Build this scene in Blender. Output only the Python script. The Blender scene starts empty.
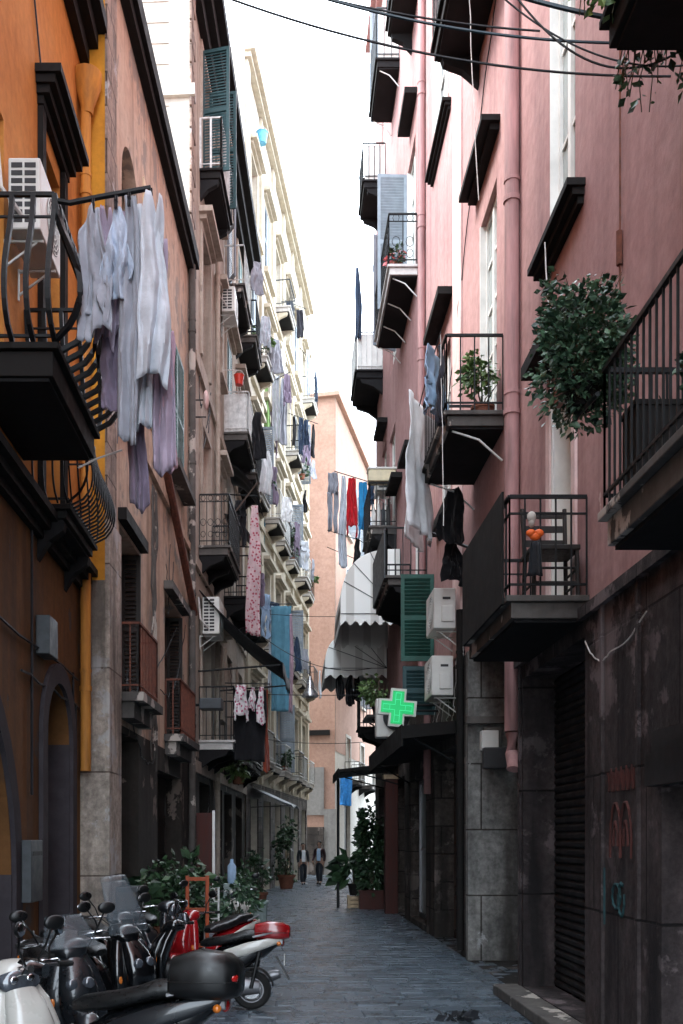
import bpy, bmesh, math, random
from mathutils import Vector, Matrix, noise as mnoise
R = math.radians
rnd = random.Random(7)
scene = bpy.context.scene
COL = scene.collection
CH = 1.75                     # eye height of the photographer
VX, VY, FPX = 285.0, 840.0, 1000.0

# ------------------------------------------------------------------ camera, world, sun
cam_d = bpy.data.cameras.new('camera'); cam = bpy.data.objects.new('camera', cam_d); COL.objects.link(cam)
cam.location = (0, 0, CH); cam.rotation_euler = (R(90), 0, 0)
cam_d.sensor_fit = 'HORIZONTAL'; cam_d.sensor_width = 36.0
cam_d.lens = 36.0*FPX/683.0
cam_d.shift_x = (341.5-VX)/683.0
cam_d.shift_y = -(512.0-VY)/683.0
cam_d.clip_start = 0.05; cam_d.clip_end = 2000
scene.camera = cam

SUN_EL, SUN_AZ = 50.0, -82.0
w = bpy.data.worlds.new('World'); scene.world = w; w.use_nodes = True
nt = w.node_tree; nt.nodes.clear()
out = nt.nodes.new('ShaderNodeOutputWorld'); bg = nt.nodes.new('ShaderNodeBackground')
sky = nt.nodes.new('ShaderNodeTexSky'); sky.sky_type = 'NISHITA'; sky.sun_disc = False
sky.sun_elevation = R(SUN_EL); sky.sun_rotation = R(SUN_AZ)
tc = nt.nodes.new('ShaderNodeTexCoord'); nz = nt.nodes.new('ShaderNodeTexNoise')
nz.inputs['Scale'].default_value = 2.2; nz.inputs['Detail'].default_value = 5
rp = nt.nodes.new('ShaderNodeValToRGB')
rp.color_ramp.elements[0].position = 0.3; rp.color_ramp.elements[0].color = (5.2, 5.9, 6.6, 1)
rp.color_ramp.elements[1].position = 0.75; rp.color_ramp.elements[1].color = (7.2, 7.9, 8.6, 1)
mx = nt.nodes.new('ShaderNodeMixRGB'); mx.inputs['Fac'].default_value = 0.86
L = nt.links.new
L(tc.outputs['Generated'], nz.inputs['Vector']); L(nz.outputs['Fac'], rp.inputs['Fac'])
L(sky.outputs['Color'], mx.inputs['Color1']); L(rp.outputs['Color'], mx.inputs['Color2'])
L(mx.outputs['Color'], bg.inputs['Color']); bg.inputs['Strength'].default_value = 0.12
L(bg.outputs['Background'], out.inputs['Surface'])

sd = bpy.data.lights.new('sun', 'SUN'); so = bpy.data.objects.new('sun', sd); COL.objects.link(so)
sd.energy = 0.65; sd.angle = R(18); sd.color = (1.0, 0.96, 0.91)
az, el = R(SUN_AZ), R(SUN_EL)
sdir = Vector((math.sin(az)*math.cos(el), math.cos(az)*math.cos(el), math.sin(el)))
so.rotation_euler = sdir.to_track_quat('Z', 'Y').to_euler(); so.location = sdir*60

vs = scene.view_settings
vs.view_transform = 'Standard'; vs.look = 'None'; vs.gamma = 1.0; vs.use_curve_mapping = False
vs.exposure = 3.3
scene.cycles.max_bounces = 6; scene.cycles.diffuse_bounces = 4

# ------------------------------------------------------------------ materials
def newmat(name):
    m = bpy.data.materials.new(name); m.use_nodes = True
    n = m.node_tree; b = n.nodes['Principled BSDF']
    return m, n, b

def node(n, typ, **kw):
    x = n.nodes.new(typ)
    for k, v in kw.items():
        if k in x.inputs: x.inputs[k].default_value = v
        else: setattr(x, k, v)
    return x

def c4(c): return (c[0], c[1], c[2], 1.0)

def ramp(n, fac, a, b, pa=0.35, pb=0.65):
    r = n.nodes.new('ShaderNodeValToRGB')
    r.color_ramp.elements[0].position = pa; r.color_ramp.elements[1].position = pb
    r.color_ramp.elements[0].color = c4(a); r.color_ramp.elements[1].color = c4(b)
    n.links.new(fac, r.inputs['Fac']); return r

def mapped(n, scale):
    g = n.nodes.new('ShaderNodeNewGeometry'); mp = n.nodes.new('ShaderNodeMapping')
    mp.inputs['Scale'].default_value = scale
    n.links.new(g.outputs['Position'], mp.inputs['Vector']); return mp.outputs['Vector']

def mixc(n, fac, a, b, mode='MIX'):
    x = n.nodes.new('ShaderNodeMixRGB'); x.blend_type = mode
    if isinstance(fac, (int, float)): x.inputs['Fac'].default_value = fac
    else: n.links.new(fac, x.inputs['Fac'])
    for s, v in (('Color1', a), ('Color2', b)):
        if isinstance(v, tuple): x.inputs[s].default_value = c4(v)
        else: n.links.new(v, x.inputs[s])
    return x.outputs['Color']

def plaster(name, c, c2, stain, rough=0.9, streak=0.5, peel=None, bump=0.25, patch=0.5):
    """old lime plaster: patchy paint, vertical run marks, optional peeled patches"""
    m, n, b = newmat(name)
    n1 = node(n, 'ShaderNodeTexNoise', Scale=0.9, Detail=6.0, Roughness=0.65); n.links.new(mapped(n, (1, 1, 1)), n1.inputs['Vector'])
    col = mixc(n, ramp(n, n1.outputs['Fac'], (0, 0, 0), (1, 1, 1), 0.38, 0.66).outputs['Color'], c, c2)
    n2 = node(n, 'ShaderNodeTexNoise', Scale=1.0, Detail=5.0, Roughness=0.6); n.links.new(mapped(n, (3.2, 3.2, 0.16)), n2.inputs['Vector'])
    r2 = ramp(n, n2.outputs['Fac'], (0, 0, 0), (1, 1, 1), 0.5, 0.78)
    ms = n.nodes.new('ShaderNodeMath'); ms.operation = 'MULTIPLY'; ms.inputs[1].default_value = streak
    n.links.new(r2.outputs['Color'], ms.inputs[0])
    col = mixc(n, ms.outputs[0], col, stain)
    n4 = node(n, 'ShaderNodeTexNoise', Scale=7.0, Detail=8.0, Roughness=0.7); n.links.new(mapped(n, (1, 1, 1)), n4.inputs['Vector'])
    r4 = ramp(n, n4.outputs['Fac'], (0.55, 0.55, 0.55), (1.18, 1.18, 1.18), 0.3, 0.7)
    col = mixc(n, patch, col, r4.outputs['Color'], 'MULTIPLY')
    h = n4.outputs['Fac']
    if peel:
        n3 = node(n, 'ShaderNodeTexNoise', Scale=1.7, Detail=9.0, Roughness=0.62); n.links.new(mapped(n, (1, 1, 0.75)), n3.inputs['Vector'])
        r3 = ramp(n, n3.outputs['Fac'], (0, 0, 0), (1, 1, 1), peel[1], peel[1]+0.025)
        col = mixc(n, r3.outputs['Color'], col, peel[0])
        ad = n.nodes.new('ShaderNodeMath'); ad.operation = 'SUBTRACT'
        n.links.new(h, ad.inputs[0]); n.links.new(r3.outputs['Color'], ad.inputs[1]); h = ad.outputs[0]
    n.links.new(col, b.inputs['Base Color']); b.inputs['Roughness'].default_value = rough
    b.inputs['Specular IOR Level'].default_value = 0.2
    bp = node(n, 'ShaderNodeBump', Strength=bump, Distance=0.02); n.links.new(h, bp.inputs['Height'])
    n.links.new(bp.outputs['Normal'], b.inputs['Normal'])
    return m

def stone(name, c, c2, joint, bw=1.0, bh=0.55, streak=(0.02, 0.02, 0.02), bump=0.5):
    """dressed stone blocks on a wall that runs along y"""
    m, n, b = newmat(name)
    g = n.nodes.new('ShaderNodeNewGeometry'); sp = n.nodes.new('ShaderNodeSeparateXYZ'); cb = n.nodes.new('ShaderNodeCombineXYZ')
    ad = n.nodes.new('ShaderNodeMath'); ad.operation = 'ADD'
    n.links.new(g.outputs['Position'], sp.inputs[0]); n.links.new(sp.outputs['X'], ad.inputs[0]); n.links.new(sp.outputs['Y'], ad.inputs[1])
    n.links.new(ad.outputs[0], cb.inputs['X']); n.links.new(sp.outputs['Z'], cb.inputs['Y'])
    br = node(n, 'ShaderNodeTexBrick', Scale=1.0); br.offset = 0.5
    br.inputs['Brick Width'].default_value = bw; br.inputs['Row Height'].default_value = bh
    br.inputs['Mortar Size'].default_value = 0.012; br.inputs['Mortar Smooth'].default_value = 0.3
    br.inputs['Color1'].default_value = c4(c); br.inputs['Color2'].default_value = c4(c2); br.inputs['Mortar'].default_value = c4(joint)
    n.links.new(cb.outputs[0], br.inputs['Vector'])
    n1 = node(n, 'ShaderNodeTexNoise', Scale=2.3, Detail=9.0, Roughness=0.7); n.links.new(mapped(n, (1, 1, 0.6)), n1.inputs['Vector'])
    r1 = ramp(n, n1.outputs['Fac'], (0.35, 0.35, 0.35), (1.3, 1.25, 1.2), 0.3, 0.72)
    col = mixc(n, 0.85, br.outputs['Color'], r1.outputs['Color'], 'MULTIPLY')
    n5 = node(n, 'ShaderNodeTexNoise', Scale=11.0, Detail=10.0, Roughness=0.75); n.links.new(mapped(n, (1, 1, 1)), n5.inputs['Vector'])
    col = mixc(n, 0.8, col, ramp(n, n5.outputs['Fac'], (0.4, 0.4, 0.4), (1.5, 1.5, 1.5), 0.32, 0.68).outputs['Color'], 'MULTIPLY')
    n6 = node(n, 'ShaderNodeTexNoise', Scale=1.3, Detail=10.0, Roughness=0.68); n.links.new(mapped(n, (1, 1, 1)), n6.inputs['Vector'])
    col = mixc(n, ramp(n, n6.outputs['Fac'], (0, 0, 0), (0.75, 0.75, 0.75), 0.56, 0.60).outputs['Color'], col, tuple(min(0.5, x*2.2) for x in c2))
    n2 = node(n, 'ShaderNodeTexNoise', Scale=1.0, Detail=6.0); n.links.new(mapped(n, (3, 3, 0.35)), n2.inputs['Vector'])
    r2 = ramp(n, n2.outputs['Fac'], (0, 0, 0), (0.85, 0.85, 0.85), 0.46, 0.68)
    col = mixc(n, r2.outputs['Color'], col, streak)
    n.links.new(col, b.inputs['Base Color']); b.inputs['Roughness'].default_value = 0.85
    b.inputs['Specular IOR Level'].default_value = 0.25
    mul = n.nodes.new('ShaderNodeMath'); mul.operation = 'SUBTRACT'
    n.links.new(n1.outputs['Fac'], mul.inputs[0]); n.links.new(br.outputs['Fac'], mul.inputs[1])
    bp = node(n, 'ShaderNodeBump', Strength=bump, Distance=0.03); n.links.new(mul.outputs[0], bp.inputs['Height'])
    n.links.new(bp.outputs['Normal'], b.inputs['Normal'])
    return m

def plain(name, c, rough=0.6, metal=0.0, var=0.35, scale=9.0, bump=0.0, spec=0.4, coat=0.0, stretch=(1, 1, 1), rv=0.15):
    m, n, b = newmat(name)
    t = n.nodes.new('ShaderNodeTexCoord'); mp = n.nodes.new('ShaderNodeMapping'); mp.inputs['Scale'].default_value = stretch
    n.links.new(t.outputs['Object'], mp.inputs['Vector'])
    n1 = node(n, 'ShaderNodeTexNoise', Scale=scale, Detail=6.0, Roughness=0.6); n.links.new(mp.outputs[0], n1.inputs['Vector'])
    lo = tuple(x*(1-var) for x in c); hi = tuple(min(1, x*(1+var*0.6)) for x in c)
    n.links.new(ramp(n, n1.outputs['Fac'], lo, hi, 0.3, 0.7).outputs['Color'], b.inputs['Base Color'])
    rr = ramp(n, n1.outputs['Fac'], (max(0.03, rough-rv),)*3, (min(1, rough+rv),)*3, 0.3, 0.7)
    n.links.new(rr.outputs['Color'], b.inputs['Roughness'])
    b.inputs['Metallic'].default_value = metal; b.inputs['Specular IOR Level'].default_value = spec
    b.inputs['Coat Weight'].default_value = coat; b.inputs['Coat Roughness'].default_value = 0.06
    if bump:
        bp = node(n, 'ShaderNodeBump', Strength=bump, Distance=0.01); n.links.new(n1.outputs['Fac'], bp.inputs['Height'])
        n.links.new(bp.outputs['Normal'], b.inputs['Normal'])
    return m

def fabric(name, c, c2=None, pattern=None):
    m, n, b = newmat(name)
    t = n.nodes.new('ShaderNodeTexCoord')
    n1 = node(n, 'ShaderNodeTexNoise', Scale=5.0, Detail=5.0); n.links.new(t.outputs['Object'], n1.inputs['Vector'])
    col = ramp(n, n1.outputs['Fac'], tuple(x*0.82 for x in c), tuple(min(1, x*1.1) for x in c), 0.3, 0.7).outputs['Color']
    if pattern == 'flowers':
        v = node(n, 'ShaderNodeTexVoronoi', Scale=13.0); n.links.new(t.outputs['Object'], v.inputs['Vector'])
        f = ramp(n, v.outputs['Distance'], (1, 1, 1), (0, 0, 0), 0.3, 0.42).outputs['Color']
        col = mixc(n, f, col, c2)
    elif pattern == 'stripes':
        wv = node(n, 'ShaderNodeTexWave', Scale=3.0); wv.bands_direction = 'Z'; n.links.new(t.outputs['Object'], wv.inputs['Vector'])
        col = mixc(n, ramp(n, wv.outputs['Fac'], (0, 0, 0), (1, 1, 1), 0.45, 0.55).outputs['Color'], col, c2)
    n.links.new(col, b.inputs['Base Color']); b.inputs['Roughness'].default_value = 0.95
    b.inputs['Specular IOR Level'].default_value = 0.1
    b.inputs['Sheen Weight'].default_value = 0.15
    n2 = node(n, 'ShaderNodeTexNoise', Scale=22.0, Detail=4.0); n.links.new(t.outputs['Object'], n2.inputs['Vector'])
    bp = node(n, 'ShaderNodeBump', Strength=0.35, Distance=0.02); n.links.new(n2.outputs['Fac'], bp.inputs['Height'])
    n.links.new(bp.outputs['Normal'], b.inputs['Normal'])
    return m

def leafmat(name, a, c, rough=0.45):
    m, n, b = newmat(name)
    g = n.nodes.new('ShaderNodeNewGeometry')
    n.links.new(ramp(n, g.outputs['Random Per Island'], a, c, 0.0, 1.0).outputs['Color'], b.inputs['Base Color'])
    b.inputs['Roughness'].default_value = rough
    return m

def emit(name, c, s):
    m, n, b = newmat(name)
    b.inputs['Base Color'].default_value = c4(tuple(x*0.5 for x in c)); b.inputs['Emission Color'].default_value = c4(c)
    b.inputs['Emission Strength'].default_value = s; return m

def glassy(name, c, alpha):
    m, n, b = newmat(name)
    b.inputs['Base Color'].default_value = c4(c); b.inputs['Roughness'].default_value = 0.08
    b.inputs['Alpha'].default_value = alpha; return m

M = {}
M['orangesootshade'] = plaster('orange plaster with soot and shade', (0.115, 0.054, 0.020), (0.17, 0.080, 0.027), (0.045, 0.032, 0.027), streak=0.95, peel=((0.07, 0.055, 0.045), 0.61))  # darker copy of the orange plaster: dirt plus ground-floor shade in its colour
M['orange'] = plaster('orange plaster', (0.52, 0.20, 0.045), (0.60, 0.26, 0.065), (0.30, 0.10, 0.025), streak=0.35, bump=0.2)
M['ochre'] = plaster('yellow ochre plaster', (0.62, 0.29, 0.035), (0.55, 0.24, 0.03), (0.36, 0.15, 0.03), streak=0.3)
M['peachold'] = plaster('worn peach plaster', (0.52, 0.37, 0.275), (0.56, 0.44, 0.345), (0.17, 0.13, 0.105), streak=0.75, peel=((0.30, 0.255, 0.22), 0.56))
M['niche'] = plaster('cream niche plaster', (0.72, 0.56, 0.33), (0.70, 0.60, 0.45), (0.45, 0.33, 0.22), streak=0.5)
M['brownold'] = plaster('dirty rose brown plaster', (0.40, 0.325, 0.265), (0.47, 0.40, 0.335), (0.13, 0.10, 0.082), streak=0.7, peel=((0.30, 0.25, 0.21), 0.60))
M['whitewall'] = plaster('chalky white plaster', (0.46, 0.43, 0.385), (0.52, 0.495, 0.45), (0.33, 0.29, 0.25), streak=0.4)
M['cream'] = plaster('cream plaster', (0.54, 0.49, 0.405), (0.60, 0.56, 0.475), (0.32, 0.265, 0.20), streak=0.6, peel=((0.52, 0.42, 0.30), 0.64))
M['creamtrim'] = plaster('cream trim', (0.50, 0.44, 0.34), (0.55, 0.50, 0.41), (0.30, 0.24, 0.175), streak=0.5)
M['peach'] = plaster('peach plaster', (0.365, 0.222, 0.168), (0.42, 0.265, 0.205), (0.26, 0.15, 0.11), streak=0.3)
M['pink'] = plaster('pink plaster', (0.375, 0.208, 0.200), (0.45, 0.272, 0.256), (0.175, 0.10, 0.10), streak=0.6, peel=((0.50, 0.36, 0.33), 0.70), bump=0.3)
M['pinkpale'] = plaster('pale pink plaster', (0.66, 0.45, 0.42), (0.74, 0.58, 0.55), (0.50, 0.3, 0.28), streak=0.3)
M['darkstone'] = stone('purple stone with soot and shade', (0.048, 0.041, 0.043), (0.088, 0.072, 0.073), (0.014, 0.012, 0.012), 1.25, 1.15, (0.010, 0.009, 0.010), 1.0)  # soot-dark stone, tone lowered further to deepen the shade at street level
M['greystone'] = stone('grey tuff stone', (0.21, 0.215, 0.21), (0.26, 0.26, 0.25), (0.05, 0.045, 0.04), 1.5, 0.95, (0.04, 0.037, 0.034), 0.9)
M['pier'] = stone('beige grey corner stone', (0.46, 0.405, 0.35), (0.52, 0.46, 0.40), (0.18, 0.14, 0.12), 1.6, 1.3, (0.08, 0.07, 0.06), 0.7)
M['brownstone'] = stone('brown sooty stone', (0.065, 0.055, 0.05), (0.10, 0.085, 0.077), (0.02, 0.018, 0.016), 0.9, 0.5, (0.014, 0.013, 0.012), 0.9)
M['quoin'] = stone('rough quoin stone', (0.30, 0.235, 0.195), (0.38, 0.29, 0.24), (0.10, 0.075, 0.06), 0.5, 0.42, (0.12, 0.09, 0.075), 0.8)
M['slab'] = plaster('dark slab underside', (0.011, 0.011, 0.012), (0.017, 0.016, 0.017), (0.006, 0.006, 0.006), streak=0.3)  # near-black colour carries the shade under the balconies
M['slabedge'] = plaster('weathered slab', (0.075, 0.07, 0.066), (0.13, 0.12, 0.11), (0.02, 0.018, 0.017), streak=0.7, peel=((0.42, 0.38, 0.34), 0.57))
M['marble'] = plaster('grey marble slab', (0.48, 0.46, 0.44), (0.6, 0.58, 0.55), (0.25, 0.23, 0.21), streak=0.5)
M['iron'] = plain('dark painted iron', (0.007, 0.008, 0.009), 0.5, 0.0, 0.4, 12, spec=0.25)
M['greyiron'] = plain('grey painted iron', (0.055, 0.062, 0.068), 0.5, 0.2)
M['paleiron'] = plain('pale painted iron', (0.62, 0.62, 0.60), 0.5, 0.0)
M['rust'] = plain('rusty iron', (0.16, 0.055, 0.035), 0.85, 0.1, 0.5, 14, 0.3)
M['gutter'] = plain('sooty gutter metal', (0.010, 0.009, 0.0085), 0.8, 0.0, 0.5, 6, 0.3, spec=0.2)
M['woodframe'] = plain('dark stained wood', (0.016, 0.012, 0.010), 0.6, 0, 0.45, 6, 0.2, stretch=(6, 6, 0.6))
M['oldwood'] = plain('worn brown door wood', (0.055, 0.034, 0.025), 0.8, 0, 0.55, 6, 0.3, stretch=(7, 7, 0.5))
M['redwood'] = plain('faded red paint', (0.060, 0.016, 0.012), 0.75, 0, 0.4, 5, 0.2, stretch=(4, 4, 0.6))
M['whitewood'] = plain('white window paint', (0.72, 0.71, 0.67), 0.5, 0, 0.15, 4)
M['creamdoor'] = plain('cream door paint', (0.62, 0.54, 0.36), 0.55, 0, 0.2, 4)
M['green'] = plain('dark green shutter paint', (0.018, 0.085, 0.066), 0.5, 0, 0.4, 5)
M['teal'] = plain('blue green shutter paint', (0.022, 0.062, 0.068), 0.5, 0, 0.3, 5)
M['greyblue'] = plain('grey blue shutter paint', (0.25, 0.29, 0.33), 0.55, 0, 0.2, 5)
M['glass'] = plain('dark window glass', (0.016, 0.020, 0.022), 0.08, 0, 0.3, 2, spec=0.6, rv=0.04)
M['paleglass'] = plain('pale curtained glass', (0.30, 0.34, 0.33), 0.2, 0, 0.2, 2, rv=0.05)
M['roller'] = plain('grey roller shutter', (0.022, 0.022, 0.024), 0.6, 0.2, 0.5, 4)
M['pinkpipe'] = plain('pink painted pipe', (0.36, 0.195, 0.188), 0.7, 0, 0.5, 3, 0.3, stretch=(3, 3, .35))
M['orangepipe'] = plain('orange painted pipe', (0.50, 0.21, 0.035), 0.7, 0, 0.5, 3, 0.2, stretch=(3, 3, .4))
M['acwhite'] = plain('off white enamel', (0.62, 0.61, 0.57), 0.45, 0, 0.14, 3)
M['acdark'] = plain('dark fan grille', (0.03, 0.03, 0.032), 0.6)
M['cable'] = plain('black rubber cable', (0.009, 0.010, 0.013), 0.6)
M['tealcable'] = plain('teal sheathed cable', (0.018, 0.042, 0.06), 0.5)
M['whitecable'] = plain('white cable', (0.6, 0.58, 0.55), 0.6)
M['terracotta'] = plain('terracotta', (0.20, 0.075, 0.045), 0.85, 0, 0.3, 8, 0.2)
M['plasticred'] = plain('red plastic', (0.55, 0.035, 0.02), 0.4)
M['plasticblue'] = plain('blue plastic', (0.10, 0.38, 0.58), 0.4)
M['bluesheet'] = plain('bright blue tarpaulin', (0.02, 0.20, 0.55), 0.5)
M['greyplastic'] = plain('grey green plastic', (0.20, 0.25, 0.24), 0.5)
M['cardboard'] = plain('beige crate board', (0.42, 0.31, 0.2), 0.85)
M['orangewood'] = plain('orange red painted wood', (0.34, 0.065, 0.02), 0.6)
M['leaf'] = leafmat('dark green leaves', (0.010, 0.028, 0.013), (0.050, 0.105, 0.045))
M['leafblue'] = leafmat('blue green leaves', (0.010, 0.030, 0.018), (0.065, 0.125, 0.065))
M['leaflight'] = leafmat('fresh green leaves', (0.05, 0.10, 0.03), (0.14, 0.22, 0.07))
M['stem'] = plain('plant stem', (0.06, 0.05, 0.03), 0.8)
M['petal'] = leafmat('pink flowers', (0.45, 0.06, 0.06), (0.6, 0.15, 0.16))
M['soil'] = plain('soil', (0.03, 0.022, 0.016), 0.95)
M['skin'] = plain('skin', (0.30, 0.17, 0.12), 0.6)
M['hair'] = plain('dark hair', (0.015, 0.012, 0.01), 0.6)
M['suit'] = fabric('dark suit cloth', (0.016, 0.018, 0.022))
M['trouser'] = fabric('dark trouser cloth', (0.020, 0.023, 0.03))
M['shirtwhite'] = fabric('white shirt cloth', (0.72, 0.74, 0.76))
M['shirtblue'] = fabric('pale blue shirt cloth', (0.36, 0.50, 0.66))
M['shoe'] = plain('black leather', (0.012, 0.012, 0.013), 0.3)
# scooters
M['sc_black'] = plain('black scooter paint', (0.004, 0.0045, 0.0055), 0.22, 0, 0.3, 2, coat=0.8, rv=0.06)
M['sc_grey'] = plain('graphite scooter paint', (0.016, 0.019, 0.023), 0.3, 0.3, 0.3, 2, coat=0.6, rv=0.06)
M['sc_white'] = plain('white scooter paint', (0.50, 0.49, 0.45), 0.3, 0, 0.1, 2, coat=0.7, rv=0.06)
M['sc_red'] = plain('red scooter paint', (0.26, 0.006, 0.009), 0.25, 0, 0.25, 2, coat=0.9, rv=0.06)
M['sc_plastic'] = plain('matt black plastic', (0.006, 0.0065, 0.007), 0.38)
M['sc_seat'] = plain('black vinyl seat', (0.007, 0.0075, 0.008), 0.35, 0, 0.2, 40, 0.15)
M['rubber'] = plain('tyre rubber', (0.008, 0.008, 0.008), 0.85)
M['chrome'] = plain('chrome', (0.62, 0.63, 0.65), 0.14, 1.0, 0.1, 3, rv=0.05)
M['alloy'] = plain('grey alloy', (0.20, 0.20, 0.21), 0.4, 0.8, 0.2)
M['lens'] = plain('headlamp lens', (0.07, 0.08, 0.095), 0.06, 0.2, 0.5, 14, coat=1.0, rv=0.03)
M['redlens'] = plain('red tail lens', (0.40, 0.012, 0.010), 0.15, 0, 0.2, 6, coat=0.8)
M['amber'] = plain('amber lens', (0.62, 0.17, 0.02), 0.15, 0, 0.2, 6, coat=0.8)
M['plate'] = plain('blank plate', (0.55, 0.56, 0.54), 0.5)
M['screen'] = glassy('smoked windscreen', (0.12, 0.145, 0.165), 0.22)
M['greenglow'] = emit('green pharmacy light', (0.003, 0.40, 0.11), 0.11)
M['lampmetal'] = plain('aluminium lamp', (0.45, 0.46, 0.47), 0.3, 0.8, 0.15)
M['orangefruit'] = plain('orange cloth bow', (0.85, 0.14, 0.02), 0.6)

# ------------------------------------------------------------------ mesh builder
class MB:
    def __init__(self): self.v = []; self.f = []
    def add(self, vs, fs):
        k = len(self.v); self.v += [tuple(p) for p in vs]; self.f += [tuple(i+k for i in q) for q in fs]; return self
    def quad(self, a, b, c, d): return self.add([a, b, c, d], [(0, 1, 2, 3)])
    def box(self, lo, hi, m=None):
        (x0, y0, z0), (x1, y1, z1) = lo, hi
        p = [(x0, y0, z0), (x1, y0, z0), (x1, y1, z0), (x0, y1, z0), (x0, y0, z1), (x1, y0, z1), (x1, y1, z1), (x0, y1, z1)]
        if m: p = [m(*q) for q in p]
        return self.add(p, [(3, 2, 1, 0), (4, 5, 6, 7), (0, 1, 5, 4), (1, 2, 6, 5), (2, 3, 7, 6), (3, 0, 4, 7)])
    def tube(self, pts, r, n=6, caps=True, radii=None):
        pts = [Vector(p) for p in pts]; rings = []; k = len(self.v)
        for i, p in enumerate(pts):
            a = pts[max(0, i-1)]; b = pts[min(len(pts)-1, i+1)]
            t = (b-a); t = t.normalized() if t.length > 1e-9 else Vector((0, 0, 1))
            up = Vector((0, 0, 1)) if abs(t.z) < 0.95 else Vector((1, 0, 0))
            s = t.cross(up).normalized(); u = s.cross(t)
            rr = radii[i] if radii else r
            for j in range(n):
                an = 2*math.pi*(j+0.5)/n
                self.v.append(tuple(p+s*(rr*math.cos(an))+u*(rr*math.sin(an))))
        for i in range(len(pts)-1):
            for j in range(n):
                a = k+i*n+j; b = k+i*n+(j+1) % n
                self.f.append((a, b, b+n, a+n))
        if caps:
            self.f.append(tuple(k+j for j in reversed(range(n))))
            self.f.append(tuple(k+(len(pts)-1)*n+j for j in range(n)))
        return self
    def lathe(self, prof, c=(0, 0, 0), n=20, axis='z'):
        k = len(self.v)
        for (r, h) in prof:
            for j in range(n):
                a = 2*math.pi*j/n; x, y = r*math.cos(a), r*math.sin(a)
                p = (x, y, h) if axis == 'z' else ((x, h, y) if axis == 'y' else (h, x, y))
                self.v.append((p[0]+c[0], p[1]+c[1], p[2]+c[2]))
        for i in range(len(prof)-1):
            for j in range(n):
                a = k+i*n+j; b = k+i*n+(j+1) % n
                self.f.append((a, b, b+n, a+n))
        if prof[0][0] > 1e-4: self.f.append(tuple(k+j for j in range(n)))
        if prof[-1][0] > 1e-4: self.f.append(tuple(k+(len(prof)-1)*n+j for j in range(n)))
        return self
    def ell(self, c, r, n=16, m=10, rot=None):
        prof = []
        k = len(self.v)
        for i in range(m+1):
            t = math.pi*i/m
            for j in range(n):
                a = 2*math.pi*j/n
                p = Vector((r[0]*math.sin(t)*math.cos(a), r[1]*math.sin(t)*math.sin(a), r[2]*math.cos(t)))
                if rot: p = rot @ p
                self.v.append((p.x+c[0], p.y+c[1], p.z+c[2]))
        for i in range(m):
            for j in range(n):
                a = k+i*n+j; b = k+i*n+(j+1) % n
                self.f.append((a, b, b+n, a+n))
        return self
    def loft(self, rings, n=16, e=2.6, axis='x', cap=True):
        """rings of superellipses along an axis: (pos, c1, c2, r1, r2)"""
        k = len(self.v)
        for (s, a, b, ra, rb) in rings:
            for j in range(n):
                t = 2*math.pi*j/n; ct, st = math.cos(t), math.sin(t)
                u = a+ra*math.copysign(abs(ct)**(2/e), ct); v = b+rb*math.copysign(abs(st)**(2/e), st)
                self.v.append((s, u, v) if axis == 'x' else ((u, v, s) if axis == 'z' else (u, s, v)))
        for i in range(len(rings)-1):
            for j in range(n):
                a = k+i*n+j; b = k+i*n+(j+1) % n
                self.f.append((a, b, b+n, a+n))
        if cap:
            self.f.append(tuple(k+j for j in range(n))); self.f.append(tuple(k+(len(rings)-1)*n+j for j in range(n)))
        return self
    def grid(self, fn, nu, nv):
        k = len(self.v)
        for i in range(nv+1):
            for j in range(nu+1): self.v.append(tuple(fn(j/nu, i/nv)))
        for i in range(nv):
            for j in range(nu):
                a = k+i*(nu+1)+j; self.f.append((a, a+1, a+nu+2, a+nu+1))
        return self
    def build(self, name, mat, parent=None, smooth=False, bevel=0, solid=0, world=True, fix=True, sub=0):
        vs = self.v
        if parent is not None and world:
            root = parent
            while root.parent: root = root.parent
            inv = root.matrix_basis.inverted(); vs = [tuple(inv @ Vector(p)) for p in vs]
        me = bpy.data.meshes.new(name); me.from_pydata(vs, [], self.f)
        if fix:
            bm = bmesh.new(); bm.from_mesh(me); bmesh.ops.recalc_face_normals(bm, faces=bm.faces); bm.to_mesh(me); bm.free()
        if smooth:
            me.polygons.foreach_set('use_smooth', [True]*len(me.polygons)); me.set_sharp_from_angle(angle=R(42))
        mats = mat if isinstance(mat, list) else [mat]
        for q in mats: me.materials.append(q)
        o = bpy.data.objects.new(name, me); COL.objects.link(o)
        if parent is not None: o.parent = parent
        if bevel:
            b = o.modifiers.new('bevel', 'BEVEL'); b.width = bevel; b.segments = 2; b.limit_method = 'ANGLE'
        if solid:
            s = o.modifiers.new('solid', 'SOLIDIFY'); s.thickness = solid; s.offset = 0
        if sub:
            s = o.modifiers.new('sub', 'SUBSURF'); s.levels = sub; s.render_levels = sub
        return o

def tag(o, label, cat, group=None):
    o['label'] = label; o['category'] = cat
    if group: o['group'] = group
    return o

def thing(name, label, cat, loc, rz=0, group=None, s=1.0):
    o = bpy.data.objects.new(name, None); COL.objects.link(o); o.empty_display_size = 0.2
    o.location = loc; o.rotation_euler = (0, 0, rz); o.scale = (s, s, s)
    o.matrix_basis = Matrix.LocRotScale(Vector(loc), Matrix.Rotation(rz, 3, 'Z'), Vector((s, s, s)))
    return tag(o, label, cat, group)

def structure(o): o['kind'] = 'structure'; return o

def at(px, py, d): return Vector(((px-VX)*d/FPX, d, CH+(VY-py)*d/FPX))

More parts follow.
